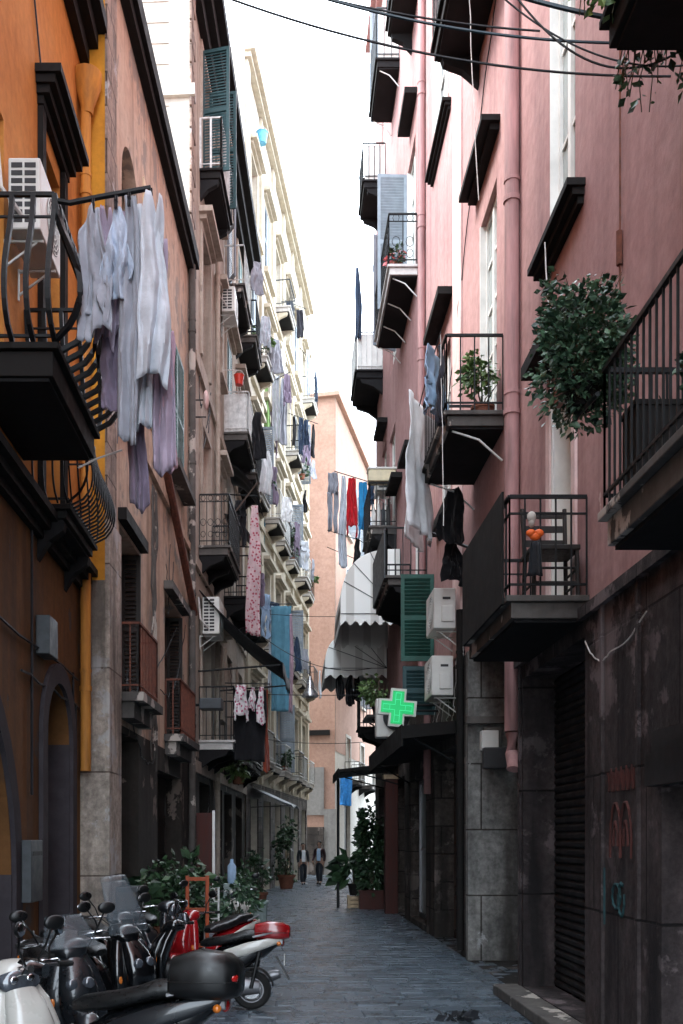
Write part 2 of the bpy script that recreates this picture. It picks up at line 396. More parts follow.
class Facade:
    """plane of a street front; side +1: stands left of the street, -1: right. coordinates (d, v, z): along, outward, up"""
    def __init__(s, x0, d0, slope, side):
        s.x0, s.d0, s.s, s.side = x0, d0, slope, side
        l = math.hypot(1, slope); s.n = (side/l, -side*slope/l)
    def X(s, d): return s.x0+s.s*(d-s.d0)
    def p(s, d, v, z): return (s.X(d)+s.n[0]*v, d+s.n[1]*v, z)
    def dpx(s, px): return (s.x0-s.s*s.d0)/((px-VX)/FPX-s.s)
    def zpx(s, px, py): return CH+(VY-py)*s.dpx(px)/FPX

def wall_front(mb, F, d0, d1, z0, z1, ops, v=0.0, reveal=0.3):
    us = sorted({d0, d1} | {x for o in ops for x in o[:2] if d0 < x < d1})
    zs = sorted({z0, z1} | {x for o in ops for x in o[2:4] if z0 < x < z1})
    for i in range(len(us)-1):
        for j in range(len(zs)-1):
            cu, cz = (us[i]+us[i+1])/2, (zs[j]+zs[j+1])/2
            if any(o[0] < cu < o[1] and o[2] < cz < o[3] for o in ops): continue
            mb.quad(F.p(us[i], v, zs[j]), F.p(us[i+1], v, zs[j]), F.p(us[i+1], v, zs[j+1]), F.p(us[i], v, zs[j+1]))
    for o in ops:
        a, b = max(o[0], d0), min(o[1], d1); c, e = max(o[2], z0), min(o[3], z1)
        if a >= b or c >= e: continue
        r = v-(o[4] if len(o) > 4 else reveal)
        for (p, q) in (((a, c), (a, e)), ((b, c), (b, e)), ((a, c), (b, c)), ((a, e), (b, e))):
            if (p[1] == q[1]) and (p[1] in (z0, z1)) and not (p[1] in (o[2], o[3])): continue
            mb.quad(F.p(p[0], v, p[1]), F.p(q[0], v, q[1]), F.p(q[0], r, q[1]), F.p(p[0], r, p[1]))

def hull(mb, F, d0, d1, z0, z1, depth=7.0, v=0.0, roof=True, near=True, far=True):
    if near: mb.quad(F.p(d0, v, z0), F.p(d0, -depth, z0), F.p(d0, -depth, z1), F.p(d0, v, z1))
    if far: mb.quad(F.p(d1, v, z0), F.p(d1, -depth, z0), F.p(d1, -depth, z1), F.p(d1, v, z1))
    mb.quad(F.p(d0, -depth, z0), F.p(d1, -depth, z0), F.p(d1, -depth, z1), F.p(d0, -depth, z1))
    if roof: mb.quad(F.p(d0, v, z1), F.p(d1, v, z1), F.p(d1, -depth, z1), F.p(d0, -depth, z1))

def fbox(mb, F, d0, d1, v0, v1, z0, z1): return mb.box((d0, v0, z0), (d1, v1, z1), F.p)
# ------------------------------------------------------------------ building components (parts of a building)
def window(F, B, o, depth=0.22, frame='whitewood', glass='glass', kind='window', bars=1, cross=3):
    """glazed leaf filling the opening o, set back in the reveal"""
    d0, d1, z0, z1 = o[:4]; v0 = -depth; t = 0.07
    mb = MB()
    fbox(mb, F, d0+.003, d0+t, v0-.03, v0+.03, z0+.003, z1-.003); fbox(mb, F, d1-t, d1-.003, v0-.03, v0+.03, z0+.003, z1-.003)
    fbox(mb, F, d0+t, d1-t, v0-.03, v0+.03, z1-t, z1-.003); fbox(mb, F, d0+t, d1-t, v0-.03, v0+.03, z0+.003, z0+t+.03)
    for k in range(bars):
        c = d0+(d1-d0)*(k+1)/(bars+1); fbox(mb, F, c-.045, c+.045, v0-.025, v0+.035, z0+t+.03, z1-t)
    for k in range(cross):
        c = z0+(z1-z0)*(k+1)/(cross+1)
        for q in range(bars+1):
            a = d0+t+(d1-d0-2*t)*q/(bars+1)+.03; b = d0+t+(d1-d0-2*t)*(q+1)/(bars+1)-.03
            fbox(mb, F, a, b, v0-.018, v0+.018, c-.018, c+.018)
    f = mb.build(kind, M[frame], B)
    g = MB(); fbox(g, F, d0+.01, d1-.01, v0-.010, v0-.004, z0+.01, z1-.01)
    g.build('pane', M[glass], f)
    return f

def door(F, B, o, depth=0.25, mat='oldwood', panels=3, kind='door'):
    d0, d1, z0, z1 = o[:4]; v0 = -depth
    mb = MB(); fbox(mb, F, d0+.003, d1-.003, v0-.05, v0, z0+.003, z1-.003)
    m = (d0+d1)/2
    for (a, b) in ((d0+.08, m-.05), (m+.05, d1-.08)):
        for k in range(panels):
            c0 = z0+.12+(z1-z0-.2)*k/panels; c1 = z0+.02+(z1-z0-.2)*(k+1)/panels
            for (p, q, r, s) in ((a, b, c0, c0+.04), (a, b, c1-.04, c1), (a, a+.04, c0+.04, c1-.04), (b-.04, b, c0+.04, c1-.04)):
                fbox(mb, F, p, q, v0-.01, v0+.02, r, s)
    fbox(mb, F, m-.02, m+.02, v0-.01, v0+.03, z0+.02, z1-.02)
    o_ = mb.build(kind, M[mat], B)
    h = MB(); h.ell(F.p(m-.08, v0+.05, z0+1.05), (.03, .03, .03), 8, 6); h.build('handle', M['alloy'], o_, smooth=True)
    return o_

def roller(F, B, o, depth=0.35, mat='roller'):
    d0, d1, z0, z1 = o[:4]; v0 = -depth; mb = MB(); n = int((z1-z0)/.085); s = (z1-z0)/n
    prof = []
    for k in range(n):
        z = z0+k*s; prof += [(v0, z+.004), (v0+.03, z+s*.3), (v0+.03, z+s*.7), (v0, z+s*.985)]
    for a, b in zip(prof, prof[1:]):
        mb.quad(F.p(d0+.01, a[0], a[1]), F.p(d1-.01, a[0], a[1]), F.p(d1-.01, b[0], b[1]), F.p(d0+.01, b[0], b[1]))
    return mb.build('roller_shutter', M[mat], B, fix=False)

def louvre_leaf(mb, p0, e1, w, z0, z1, t=.04):
    """shutter leaf from corner p0 along unit vector e1 (horizontal)"""
    e1 = Vector(e1).normalized(); e2 = Vector((0, 0, 1)).cross(e1); p0 = Vector((p0[0], p0[1], 0))
    f = lambda a, b, c: tuple(p0+e1*a+e2*b+Vector((0, 0, c)))
    s = .065
    mb.box((0, -t/2, z0), (s, t/2, z1), f); mb.box((w-s, -t/2, z0), (w, t/2, z1), f)
    zm = (z0+z1)/2
    for (a, b) in ((z0, z0+.09), (zm-.04, zm+.04), (z1-.07, z1)): mb.box((s, -t/2, a), (w-s, t/2, b), f)
    for (a, b) in ((z0+.09, zm-.04), (zm+.04, z1-.07)):
        n = max(3, int((b-a)/.062)); h = (b-a)/n
        for k in range(n):
            z = a+k*h
            mb.add([f(s, -t*.42, z+.006), f(w-s, -t*.42, z+.006), f(w-s, t*.42, z+h*.9), f(s, t*.42, z+h*.9),
                    f(s, -t*.42, z+.016), f(w-s, -t*.42, z+.016), f(w-s, t*.42, z+h*.9+.01), f(s, t*.42, z+h*.9+.01)],
                   [(0, 1, 2, 3), (7, 6, 5, 4), (0, 4, 5, 1), (2, 6, 7, 3), (1, 5, 6, 2), (0, 3, 7, 4)])

def shutters(F, parent, o, mat='green', open_=(0, 0), v=0.02):
    """pair of louvred leaves; open_ = opening angle of near / far leaf: 0 shut, 90 square to the wall, 180 flat on the wall"""
    d0, d1, z0, z1 = o[:4]; wd = (d1-d0)/2-.005
    for (h, sgn, ang) in ((d0, 1, open_[0]), (d1, -1, open_[1])):
        if ang is None: continue
        mb = MB(); a = R(ang)
        p = Vector(F.p(h, v, 0)); q = Vector(F.p(h+sgn*math.cos(a), v+math.sin(a), 0))
        louvre_leaf(mb, p, q-p, wd, z0+.02, z1-.02)
        mb.build('shutter', M[mat], parent)

def surround(F, B, o, mat, w=.16, p=.05, sill=True, pediment=False, lintel=0):
    d0, d1, z0, z1 = o[:4]; mb = MB()
    fbox(mb, F, d0-w, d0-.002, .002, p, z0, z1+w); fbox(mb, F, d1+.002, d1+w, .002, p, z0, z1+w); fbox(mb, F, d0-.002, d1+.002, .002, p, z1+.002, z1+w)
    mb.build('window_surround', M[mat], B)
    if sill:
        s = MB(); fbox(s, F, d0-w-.06, d1+w+.06, .002, p+.12, z0-.13, z0-.003); s.build('sill', M[mat], B)
    if pediment:
        s = MB(); fbox(s, F, d0-w-.08, d1+w+.08, .002, p+.10, z1+w+.003, z1+w+.10); fbox(s, F, d0-w-.18, d1+w+.18, .002, p+.24, z1+w+.103, z1+w+.22)
        if pediment == 2:
            m = (d0+d1)/2
            s.add([F.p(d0-w-.18, .002, z1+w+.223), F.p(d1+w+.18, .002, z1+w+.223), F.p(m, .002, z1+w+.55), F.p(d0-w-.18, p+.2, z1+w+.223), F.p(d1+w+.18, p+.2, z1+w+.223), F.p(m, p+.2, z1+w+.55)],
                  [(0, 1, 2), (5, 4, 3), (0, 3, 4, 1), (1, 4, 5, 2), (2, 5, 3, 0)])
        s.build('pediment', M[mat], B)

def ledge(F, B, d0, d1, z, p, t, mat, name='ledge', steps=1):
    mb = MB()
    for k in range(steps):
        q = p*(k+1)/steps; fbox(mb, F, d0-q*.5*(steps > 1), d1+q*.5*(steps > 1), .002, q, z+t*k/steps+(.002 if k else 0), z+t*(k+1)/steps)
    return mb.build(name, M[mat], B)

def railing(F, parent, d0, d1, z, p, h, style='bars', mat='iron', near=True, far=True, gap=.115, v0=0.02, br=.012):
    mb = MB(); zt = z+h; inn = .035
    path = []
    if near: path += [(d0+inn, v0), (d0+inn, p-inn)]
    else: path += [(d0+inn, p-inn)]
    path += [(d1-inn, p-inn)]
    if far: path += [(d1-inn, v0)]
    segs = list(zip(path, path[1:]))
    def bulge(t):  # pot-bellied profile, t = 0 at foot
        return .24*math.sin(math.pi*min(1, t*1.15)**.62) if t < .87 else 0
    for (a, b) in segs:
        A = Vector(a); Bv = Vector(b); ln = (Bv-A).length
        if ln < .05: continue
        dr = (Bv-A)/ln; nr = Vector((dr.y, -dr.x)) if False else None
        # outward direction of this run
        if abs(dr.y) > .5: nr = Vector((-1, 0)) if a[0] < (d0+d1)/2 else Vector((1, 0))
        else: nr = Vector((0, 1))
        rails = [(zt-.02, .022, 0)]
        if style != 'belly': rails.append((z+.10, .014, 0))
        if style in ('ornate', 'two'): rails.append((zt-.17, .012, 0))
        if style == 'belly': rails += [(z+.06, .016, 0), (zt-.2, .012, 0)]
        for (zz, r, _) in rails:
            mb.tube([F.p(A.x, A.y, zz), F.p(Bv.x, Bv.y, zz)], r, 4)
        n = max(1, int(ln/gap)); 
        for k in range(n+1):
            c = A+dr*(ln*k/n)
            if style == 'belly':
                pts = []
                for q in range(17):
                    t = q/16; u = bulge(t)
                    if t > .72: u = bulge(.72)*(1-(t-.72)/.28)**1.5
                    e = nr*u
                    if k == 0 and near and nr.y > .5: e += Vector((-u*.7, 0))
                    pts.append(F.p(c.x+e.x, c.y+e.y, z+.02+(h-.04)*t))
                mb.tube(pts, br, 4)
            else:
                mb.tube([F.p(c.x, c.y, z+.004), F.p(c.x, c.y, zt-.02)], br, 4, caps=False)
                if style == 'ornate' and k < n:
                    cc = A+dr*(ln*(k+.5)/n)
                    for zc, rr in ((z+h*.45, gap*.42), (z+h*.22, gap*.36), (zt-.095, gap*.34)):
                        ring = []
                        for q in range(9):
                            an = 2*math.pi*q/8; w_ = cc+dr*(rr*math.cos(an)); ring.append(F.p(w_.x, w_.y, zc+rr*math.sin(an)*1.3))
                        mb.tube(ring, .008, 3, caps=False)
    if style == 'belly':
        for zz in (.22, .42):
            e = bulge(zz); q = [F.p(d0-e*.7, v0, z+h*zz), F.p(d0-e*.7, p+e-.05, z+h*zz), F.p(d1+e*.7, p+e-.05, z+h*zz)]
    return mb.build('railing', M[mat], parent)

def balcony(F, B, d0, d1, z, p, h=1.0, t=.14, style='bars', slab='slabedge', rail='iron', brackets=2, bmat=None, near=True, far=True, gap=.115, br=.012, board=None, boardparts=('front',), name='balcony'):
    mb = MB()
    fbox(mb, F, d0, d1, .003, p, z-.055, z); fbox(mb, F, d0+.04, d1-.04, .003, p-.05, z-t, z-.057)
    s = mb.build(name, M[slab], B, bevel=.008)
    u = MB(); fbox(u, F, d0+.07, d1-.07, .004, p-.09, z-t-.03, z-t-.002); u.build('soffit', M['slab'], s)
    railing(F, s, d0, d1, z, p, h, style, rail, near, far, gap, br=br)
    for k in range(brackets):
        c = d0+.12+(d1-d0-.24)*k/max(1, brackets-1); b = MB()
        if bmat == 'bar':
            b.tube([F.p(c, p-.12, z-t-.035), F.p(c, p*.4, z-t-.14), F.p(c, .01, z-t-.40)], .014, 6); b.build('bracket', M['paleiron'], s)
        else:
            b.add([F.p(c-.06, .004, z-t-.032), F.p(c+.06, .004, z-t-.032), F.p(c+.06, p*.8, z-t-.032), F.p(c-.06, p*.8, z-t-.032),
                   F.p(c-.06, .004, z-t-.42), F.p(c+.06, .004, z-t-.42), F.p(c+.06, p*.35, z-t-.22), F.p(c-.06, p*.35, z-t-.22),
                   F.p(c+.06, p*.75, z-t-.12), F.p(c-.06, p*.75, z-t-.12)],
                  [(0, 1, 2, 3), (4, 7, 6, 5), (3, 2, 8, 9), (9, 8, 6, 7), (0, 4, 5, 1), (1, 5, 6, 8, 2), (0, 3, 9, 7, 4)])
            b.build('bracket', M[bmat or 'slab'], s)
    if board:
        for q in boardparts:
            b = MB()
            if q == 'front': fbox(b, F, d0+.07, d1-.07, p-.075, p-.06, z+.03, z+h-.06)
            elif q == 'near': fbox(b, F, d0+.06, d0+.075, .03, p-.08, z+.03, z+h-.06)
            elif q == 'far': fbox(b, F, d1-.075, d1-.06, .03, p-.08, z+.03, z+h-.06)
            b.build('screen_panel', M[board], s)
    return s

def pipe(parent, pts, r, mat, bands=0, name='drainpipe'):
    mb = MB(); mb.tube(pts, r, 12)
    if bands:
        a, b = Vector(pts[0]), Vector(pts[-1])
        for k in range(bands):
            c = a.lerp(b, (k+.5)/bands)
            mb.tube([c-Vector((0, 0, .03)), c+Vector((0, 0, .03))], r*1.18, 12)
            mb.tube([c+Vector((0, 0, .2)), c+Vector((0, 0, .24))], r*1.12, 12)
    return mb.build(name, M[mat], parent, smooth=True)

def wander(p0, p1, sag, n=12, jit=0.0, seed=1):
    r = random.Random(seed); a, b = Vector(p0), Vector(p1); o = []
    for i in range(n+1):
        t = i/n; q = a.lerp(b, t); q.z -= sag*4*t*(1-t)
        if 0 < i < n and jit: q += Vector((r.uniform(-jit, jit)*.3, r.uniform(-jit, jit)*.3, r.uniform(-jit, jit)))
        o.append(q)
    return o

# ------------------------------------------------------------------ loose things
def cable(name, label, p0, p1, sag, r=.010, mat='cable', group=None, jit=0, seed=1):
    mb = MB(); mb.tube(wander(p0, p1, sag, 22, jit, seed), r, 5)
    return tag(mb.build(name, M[mat], None, smooth=True), label, 'cable', group)

def ac_unit(label, c, yaw, w=.78, h=.56, dp=.28, group='air conditioner units on the walls', bracket=True, near=-1):
    """local: x = out of the wall, y = along the wall, origin bottom centre at the wall"""
    t = thing('air_conditioner', label, 'air conditioner', c, yaw, group)
    mb = MB(); mb.box((.08, -w/2, 0), (.08+dp, w/2, h)); mb.build('casing', M['acwhite'], t, world=False, bevel=.015)
    g = MB(); x = .08+dp+.004
    for rr in (.06, .105, .15, .195, .235):
        ring = [(x, .1+rr*math.cos(2*math.pi*k/20), h*.5+rr*math.sin(2*math.pi*k/20)*min(1, h/.52)) for k in range(21)]
        g.tube(ring, .006, 4, caps=False)
    for k in range(8):
        an = math.pi*k/8; g.tube([(x, .1-.235*math.cos(an), h*.5-.235*math.sin(an)), (x, .1+.235*math.cos(an), h*.5+.235*math.sin(an))], .004, 3)
    f = g.build('fan_grille', M['acwhite'], t, world=False)
    d = MB(); d.lathe([(0, x-.003), (.245, x-.003), (.245, x-.001), (0, x-.001)], (0, .1, h*.5), 24, 'x'); d.build('fan_opening', M['acdark'], t, world=False)
    s = MB()
    for e in ((near,) if near else ()):
        for k in range(int(h/.07)-1):
            z = .06+k*.07
            for q in range(2):
                s.box((.11+q*.12, e*(w/2+.002)-.004, z), (.11+q*.12+.1, e*(w/2+.002)+.004, z+.042))
    if not near:
        s = MB(); s.box((.12, w/2, .10), (.30, w/2+.03, h*.55)); s.build('service_cover', M['acwhite'], t, world=False, bevel=.008)
        s = MB(); s.box((.16, w/2+.001, h*.72), (.28, w/2+.006, h*.78)); s.build('grip_slot', M['acdark'], t, world=False)
    if near: s.build('side_louvres', M['acdark'], t, world=False)
    if bracket:
        for e in (-.3, .3):
            b = MB(); b.tube([(0, e*w, -.02), (.36, e*w, -.02)], .016, 4); b.tube([(0.005, e*w, -.25), (.3, e*w, -.03)], .012, 4); b.tube([(.005, e*w, -.3), (.005, e*w, .0)], .014, 4); b.build('bracket', M['acwhite'], t, world=False)
        b = MB(); b.tube([(.2, -w/2-.005, .12), (.16, -w/2-.1, .16), (.05, -w/2-.12, .3), (.012, -w/2-.12, .75)], .02, 6); b.build('hose', M['whitecable'], t, world=False, smooth=True)
    return t

def garment(label, top, w, h, kind, mat, cat, yaw=0.0, group=None, seed=0, name=None, fold=.035):
    """cloth hung from its top edge; local x across, z down"""
    r = random.Random(seed*13+5); ph = r.uniform(0, 6); ph2 = r.uniform(0, 6); kf = r.uniform(9, 15)/max(w, .15)
    mb = MB()
    def folds(x, t):
        q = mnoise.noise(Vector((x*4/max(w, .2)+ph, t*3.2, ph2))); q2 = mnoise.noise(Vector((x*9/max(w, .2), t*8-x*3, ph+4)))
        return fold*(1.1*math.sin(kf*x*1.2+ph+2.6*q+t*1.1)*(.3+.7*t)+1.5*q+.75*q2)+.02*math.sin(t*7+ph)
    def sheet(wf, x0f, z0, z1, nu=22, nv=30, hem=0.02, ph3=0):
        def fn(u, v):
            t = v; W = wf(t); x = x0f(t)+(u-.5)*W
            z = z0+(z1-z0)*t+hem*(math.sin(u*5+ph+ph3)+1.2*mnoise.noise(Vector((u*4, ph, ph3))))*t+.012*math.sin(t*11+ph3)
            return (x+.02*mnoise.noise(Vector((t*4+ph, x*5, ph3)))+.012*math.sin(t*5+ph+ph3), folds(x+ph3, t)+ph3*.01, z)
        mb.grid(fn, nu, nv)
    if kind == 'sheet': sheet(lambda t: w*(.96+.04*math.sin(t*5+ph)), lambda t: 0.0, 0, -h)
    elif kind == 'pinned':
        sheet(lambda t: w*(.13+.87*min(1, t*1.5)**.75), lambda t: .08*w*math.sin(t*3+ph), 0, -h, hem=.05)
        sheet(lambda t: w*.7*(.13+.87*min(1, t*1.3)**.8), lambda t: w*.16+.06*w*math.sin(t*4+ph2), -.02, -h*.84, hem=.07, ph3=2.0)
    elif kind == 'shirt':
        sheet(lambda t: w*(.78+.22*math.sin(min(1, t*1.1)*2.2)), lambda t: 0.0, 0, -h*.82)
        for e in (-1, 1):
            sheet(lambda t: w*.24*(1-.35*t), lambda t, e=e: e*w*(.36+.12*t), -h*.50, -h*(1.0+.03*e), 5, 10, ph3=1.0+e)
    elif kind == 'trousers':
        sheet(lambda t: w*(.8+.2*t), lambda t: 0.0, 0, -h*.35, 10, 8)
        for e in (-1, 1):
            sheet(lambda t: w*(.48-.12*t), lambda t, e=e: e*w*(.25+.03*t), -h*.33, -h*(1.0+.02*e), 6, 14, ph3=e+1.0)
    elif kind == 'narrow': sheet(lambda t: w*(.45+.55*min(1, t*2.0)), lambda t: .05*w*math.sin(t*4+ph), 0, -h, hem=.04)
    me = mb.build(name or cat.replace(' ', '_').replace('-', '_'), M[mat], None, smooth=True, solid=.008, fix=False)
    me.location = top; me.rotation_euler = (0, 0, yaw)
    pg = MB()
    return tag(me, label, cat, group)

def leafcloud(mb, c, rad, n, size, seed, droop=.4, hollow=.35, shape=None):
    r = random.Random(seed)
    clumps = [Vector((r.gauss(0, .55), r.gauss(0, .55), r.gauss(0, .5))) for _ in range(max(5, n//55))]
    for i in range(n):
        for _ in range(12):
            k = r.choice(clumps); q = k+Vector((r.gauss(0, .24), r.gauss(0, .24), r.gauss(0, .22)))
            l = q.length
            if l < 1.22 and (l > hollow or r.random() < .3): break
        p = Vector(c)+Vector((q.x*rad[0], q.y*rad[1], q.z*rad[2]))
        s = size*r.uniform(.45, 1.5)
        out = Vector((q.x+r.gauss(0, .5), q.y+r.gauss(0, .5), q.z*.3+r.gauss(0, .4)-droop)).normalized()
        side = out.cross(Vector((r.gauss(0, 1), r.gauss(0, 1), r.gauss(0, 1)))).normalized(); up = side.cross(out)
        m = p+out*s*.5
        mb.add([p, m+side*s*.32+up*s*.07, p+out*s, m-side*s*.32+up*s*.07, m-up*s*.03],
               [(0, 1, 4), (1, 2, 4), (2, 3, 4), (3, 0, 4)])

def stems(mb, base, c, rad, n, seed, r0=.012):
    r = random.Random(seed)
    for k in range(n):
        e = Vector(c)+Vector((r.uniform(-.75, .75)*rad[0], r.uniform(-.75, .75)*rad[1], r.uniform(-.5, .8)*rad[2]))
        b = Vector(base); mid = b.lerp(e, .5)+Vector((r.uniform(-.06, .06), r.uniform(-.06, .06), r.uniform(0, .08)))
        mb.tube([b, mid, e], r0, 5, radii=[r0, r0*.7, r0*.25])

def pot(mb, c, r, h, n=18):
    return mb.lathe([(r*.72, 0), (r*.98, h*.82), (r*1.1, h*.84), (r*1.1, h), (r*.95, h), (r*.93, h*.86), (0, h*.86)], c, n)

def potted(name, label, base, rp, hp, rad, n, size, seed, leaf='leaf', lift=1.0, group=None, cat='potted plant', potmat='terracotta', square=False, flowers=0, droop=.4):
    t = thing(name, label, cat, base, 0, group)
    m = MB()
    if square:
        m.box((-rp, -rp*.6, 0), (rp, rp*.6, hp)); m.box((-rp*1.06, -rp*.66, hp), (rp*1.06, rp*.66, hp+.03))
    else: pot(m, (0, 0, 0), rp, hp)
    m.build('pot', M[potmat], t, world=False, smooth=not square)
    c = (0, 0, hp+rad[2]*lift)
    s = MB(); stems(s, (0, 0, hp*.8), c, rad, 9, seed); s.build('stems', M['stem'], t, world=False)
    f = MB(); leafcloud(f, c, rad, n, size, seed, droop); f.build('foliage', M[leaf], t, world=False, fix=False)
    if flowers:
        f = MB(); leafcloud(f, c, tuple(x*1.02 for x in rad), flowers, size*.9, seed+3); f.build('flowers', M['petal'], t, world=False, fix=False)
    return t

# ------------------------------------------------------------------ scooters
def scooter(label, loc, heading, body='sc_black', accent='sc_grey', seat='sc_seat', s=.93, case=None, screen=0, style='maxi', lean=0.07, group='scooters parked on the left side of the street', roundlamp=False, name='motor_scooter'):
    t = thing(name, label, 'scooter', loc, heading, group, s)
    t.rotation_mode = 'XYZ'; t.rotation_euler = (lean, 0, heading)
    P = lambda mb, nm, mat, par=t, **k: mb.build(nm, M[mat], par, world=False, **k)
    wr = .235
    for x in (.64, -.60):
        mb = MB(); mb.lathe([(wr-.085, -.05), (wr-.03, -.062), (wr-.006, -.045), (wr, 0), (wr-.006, .045), (wr-.03, .062), (wr-.085, .05)], (x, 0, wr), 28, 'y')
        mb.f = [q for q in mb.f if len(q) == 4]
        ty = P(mb, 'tyre', 'rubber', smooth=True)
        rm = MB()
        rm.lathe([(wr-.083, -.05), (wr-.10, -.05), (wr-.11, -.03), (wr-.11, .03), (wr-.10, .05), (wr-.083, .05)], (x, 0, wr), 28, 'y'); rm.f = [q for q in rm.f if len(q) == 4]
        for k in range(5):
            an = 2*math.pi*k/5+.3
            rm.box((.03, -.02, -.016), (wr-.1, .02, .016), lambda a, b, c, an=an, x=x: (x+a*math.cos(an)-c*math.sin(an), b, wr+a*math.sin(an)+c*math.cos(an)))
        rm.lathe([(0, -.045), (.045, -.045), (.045, .045), (0, .045)], (x, 0, wr), 14, 'y')
        w_ = P(rm, 'wheel', 'alloy', smooth=True); ty.parent = w_
        dsc = MB(); dsc.lathe([(.05, .052), (.105, .052), (.105, .057), (.05, .057)], (x, 0, wr), 20, 'y'); P(dsc, 'brake_disc', 'chrome', w_)
    # rear body shell
    mb = MB(); mb.loft([(-.98, 0, .845, .03, .03), (-.92, 0, .825, .085, .06), (-.75, 0, .745, .14, .125), (-.5, 0, .655, .165, .17), (-.25, 0, .57, .16, .2), (-.08, 0, .48, .14, .19), (.02, 0, .40, .11, .12)], 20, 2.6)
    P(mb, 'rear_body', body, smooth=True)
    for e in (-1, 1):  # coloured side panels
        mb = MB(); mb.loft([(-.97, e*.075, .845, .02, .03), (-.8, e*.135, .80, .022, .055), (-.55, e*.165, .73, .02, .075), (-.3, e*.165, .66, .018, .06), (-.12, e*.15, .60, .012, .02)], 12, 2.2)
        P(mb, 'side_panel', accent, smooth=True)
    # seat, stepped
    mb = MB(); mb.loft([(-.86, 0, .90, .07, .03), (-.78, 0, .915, .13, .055), (-.52, 0, .895, .15, .065), (-.42, 0, .862, .155, .06), (-.25, 0, .825, .15, .06), (-.05, 0, .80, .115, .055), (.02, 0, .785, .06, .03)], 18, 3.0)
    P(mb, 'seat', seat, smooth=True)
    mb = MB()
    for e in (-1, 1): mb.tube([(-.62, e*.17, .87), (-.85, e*.15, .92), (-.98, e*.06, .93)], .014, 6)
    P(mb, 'grab_rail', 'alloy', smooth=True)
    # floor tunnel and boards
    mb = MB(); mb.loft([(-.1, 0, .33, .15, .10), (.1, 0, .31, .13, .10), (.3, 0, .36, .12, .13), (.42, 0, .45, .11, .2)], 16, 3)
    P(mb, 'floor_tunnel', 'sc_plastic', smooth=True)
    mb = MB()
    for e in (-1, 1): mb.box((-.12, e*.13-.06, .235), (.42, e*.13+.06, .275))
    P(mb, 'footboard', body, bevel=.01)
    # leg shield and nose
    mb = MB(); mb.loft([(.27, .43, 0, .05, .18), (.45, .48, 0, .06, .24), (.65, .47, 0, .07, .245), (.82, .42, 0, .075, .20), (.95, .36, 0, .07, .13)], 20, 2.8, 'z')
    P(mb, 'leg_shield', body, smooth=True)
    mb = MB(); mb.loft([(.40, .52, 0, .06, .10), (.52, .56, 0, .09, .15), (.68, .565, 0, .10, .155), (.82, .51, 0, .09, .13), (.93, .43, 0, .06, .09)], 20, 2.2, 'z')
    P(mb, 'nose_fairing', body, smooth=True)
    # front fender over the wheel
    mb = MB()
    def fend(u, v):
        an = R(20+130*u); rr = wr+.035+.012*math.sin(math.pi*u); y = (v-.5)*.17; k = 1-(2*v-1)**2
        return (.64+math.cos(an)*(rr+.02*k), y, wr+math.sin(an)*(rr+.03*k))
    mb.grid(fend, 14, 8); P(mb, 'front_fender', body, smooth=True, solid=.012, fix=False)
    mb = MB()
    def rfend(u, v):
        an = R(35+135*u); rr = wr+.03; y = (v-.5)*.16; k = 1-(2*v-1)**2
        return (-.60+math.cos(an)*rr, y, wr+math.sin(an)*(rr+.02*k))
    mb.grid(rfend, 12, 6); P(mb, 'rear_fender', 'sc_plastic', smooth=True, solid=.012, fix=False)
    mb = MB(); mb.add([(-.90, -.06, .64), (-.90, .06, .64), (-1.06, .07, .36), (-1.06, -.07, .36), (-.88, -.06, .64), (-.88, .06, .64), (-1.04, .07, .36), (-1.04, -.07, .36)], [(0, 1, 2, 3), (7, 6, 5, 4), (0, 4, 5, 1), (2, 6, 7, 3), (1, 5, 6, 2), (0, 3, 7, 4)])
    P(mb, 'mudflap', 'sc_plastic')
    # fork, engine, exhaust, stand
    mb = MB()
    for e in (-1, 1): mb.tube([(.64, e*.075, wr), (.50, e*.06, .62), (.40, e*.03, .85)], .024, 8)
    P(mb, 'fork', 'alloy', smooth=True)
    mb = MB(); mb.loft([(-.70, .02, .27, .07, .08), (-.5, .02, .28, .12, .12), (-.2, 0, .30, .13, .12), (-.1, 0, .32, .08, .08)], 14, 3); P(mb, 'engine', 'alloy', smooth=True)
    mb = MB(); mb.tube([(-.15, -.14, .2), (-.35, -.17, .22)], .022, 8); mb.tube([(-.35, -.17, .24), (-.45, -.18, .27), (-.85, -.19, .40), (-.93, -.19, .42)], .06, 12, radii=[.03, .065, .07, .05]); P(mb, 'exhaust', 'chrome' if style == 'maxi' else 'alloy', smooth=True)
    for e in (-1, 1): mb = MB(); mb.tube([(-.60, e*.12, .26), (-.70, e*.135, .70)], .024, 8); P(mb, 'shock_absorber', 'sc_plastic', smooth=True)
    mb = MB(); mb.tube([(-.2, .1, .26), (-.28, .2, .005)], .014, 6); P(mb, 'kickstand', 'alloy', smooth=True)
    # cowl, lamp, handlebar
    mb = MB(); mb.loft([(.22, 0, 1.0, .07, .045), (.29, 0, 1.005, .14, .075), (.36, 0, 1.0, .155, .085), (.44, 0, .975, .12, .075), (.49, 0, .95, .06, .045)], 18, 2.3)
    P(mb, 'handlebar_cowl', body, smooth=True)
    lz = (.955 if style != 'maxi' else .80); lx = .455 if style != 'maxi' else .60
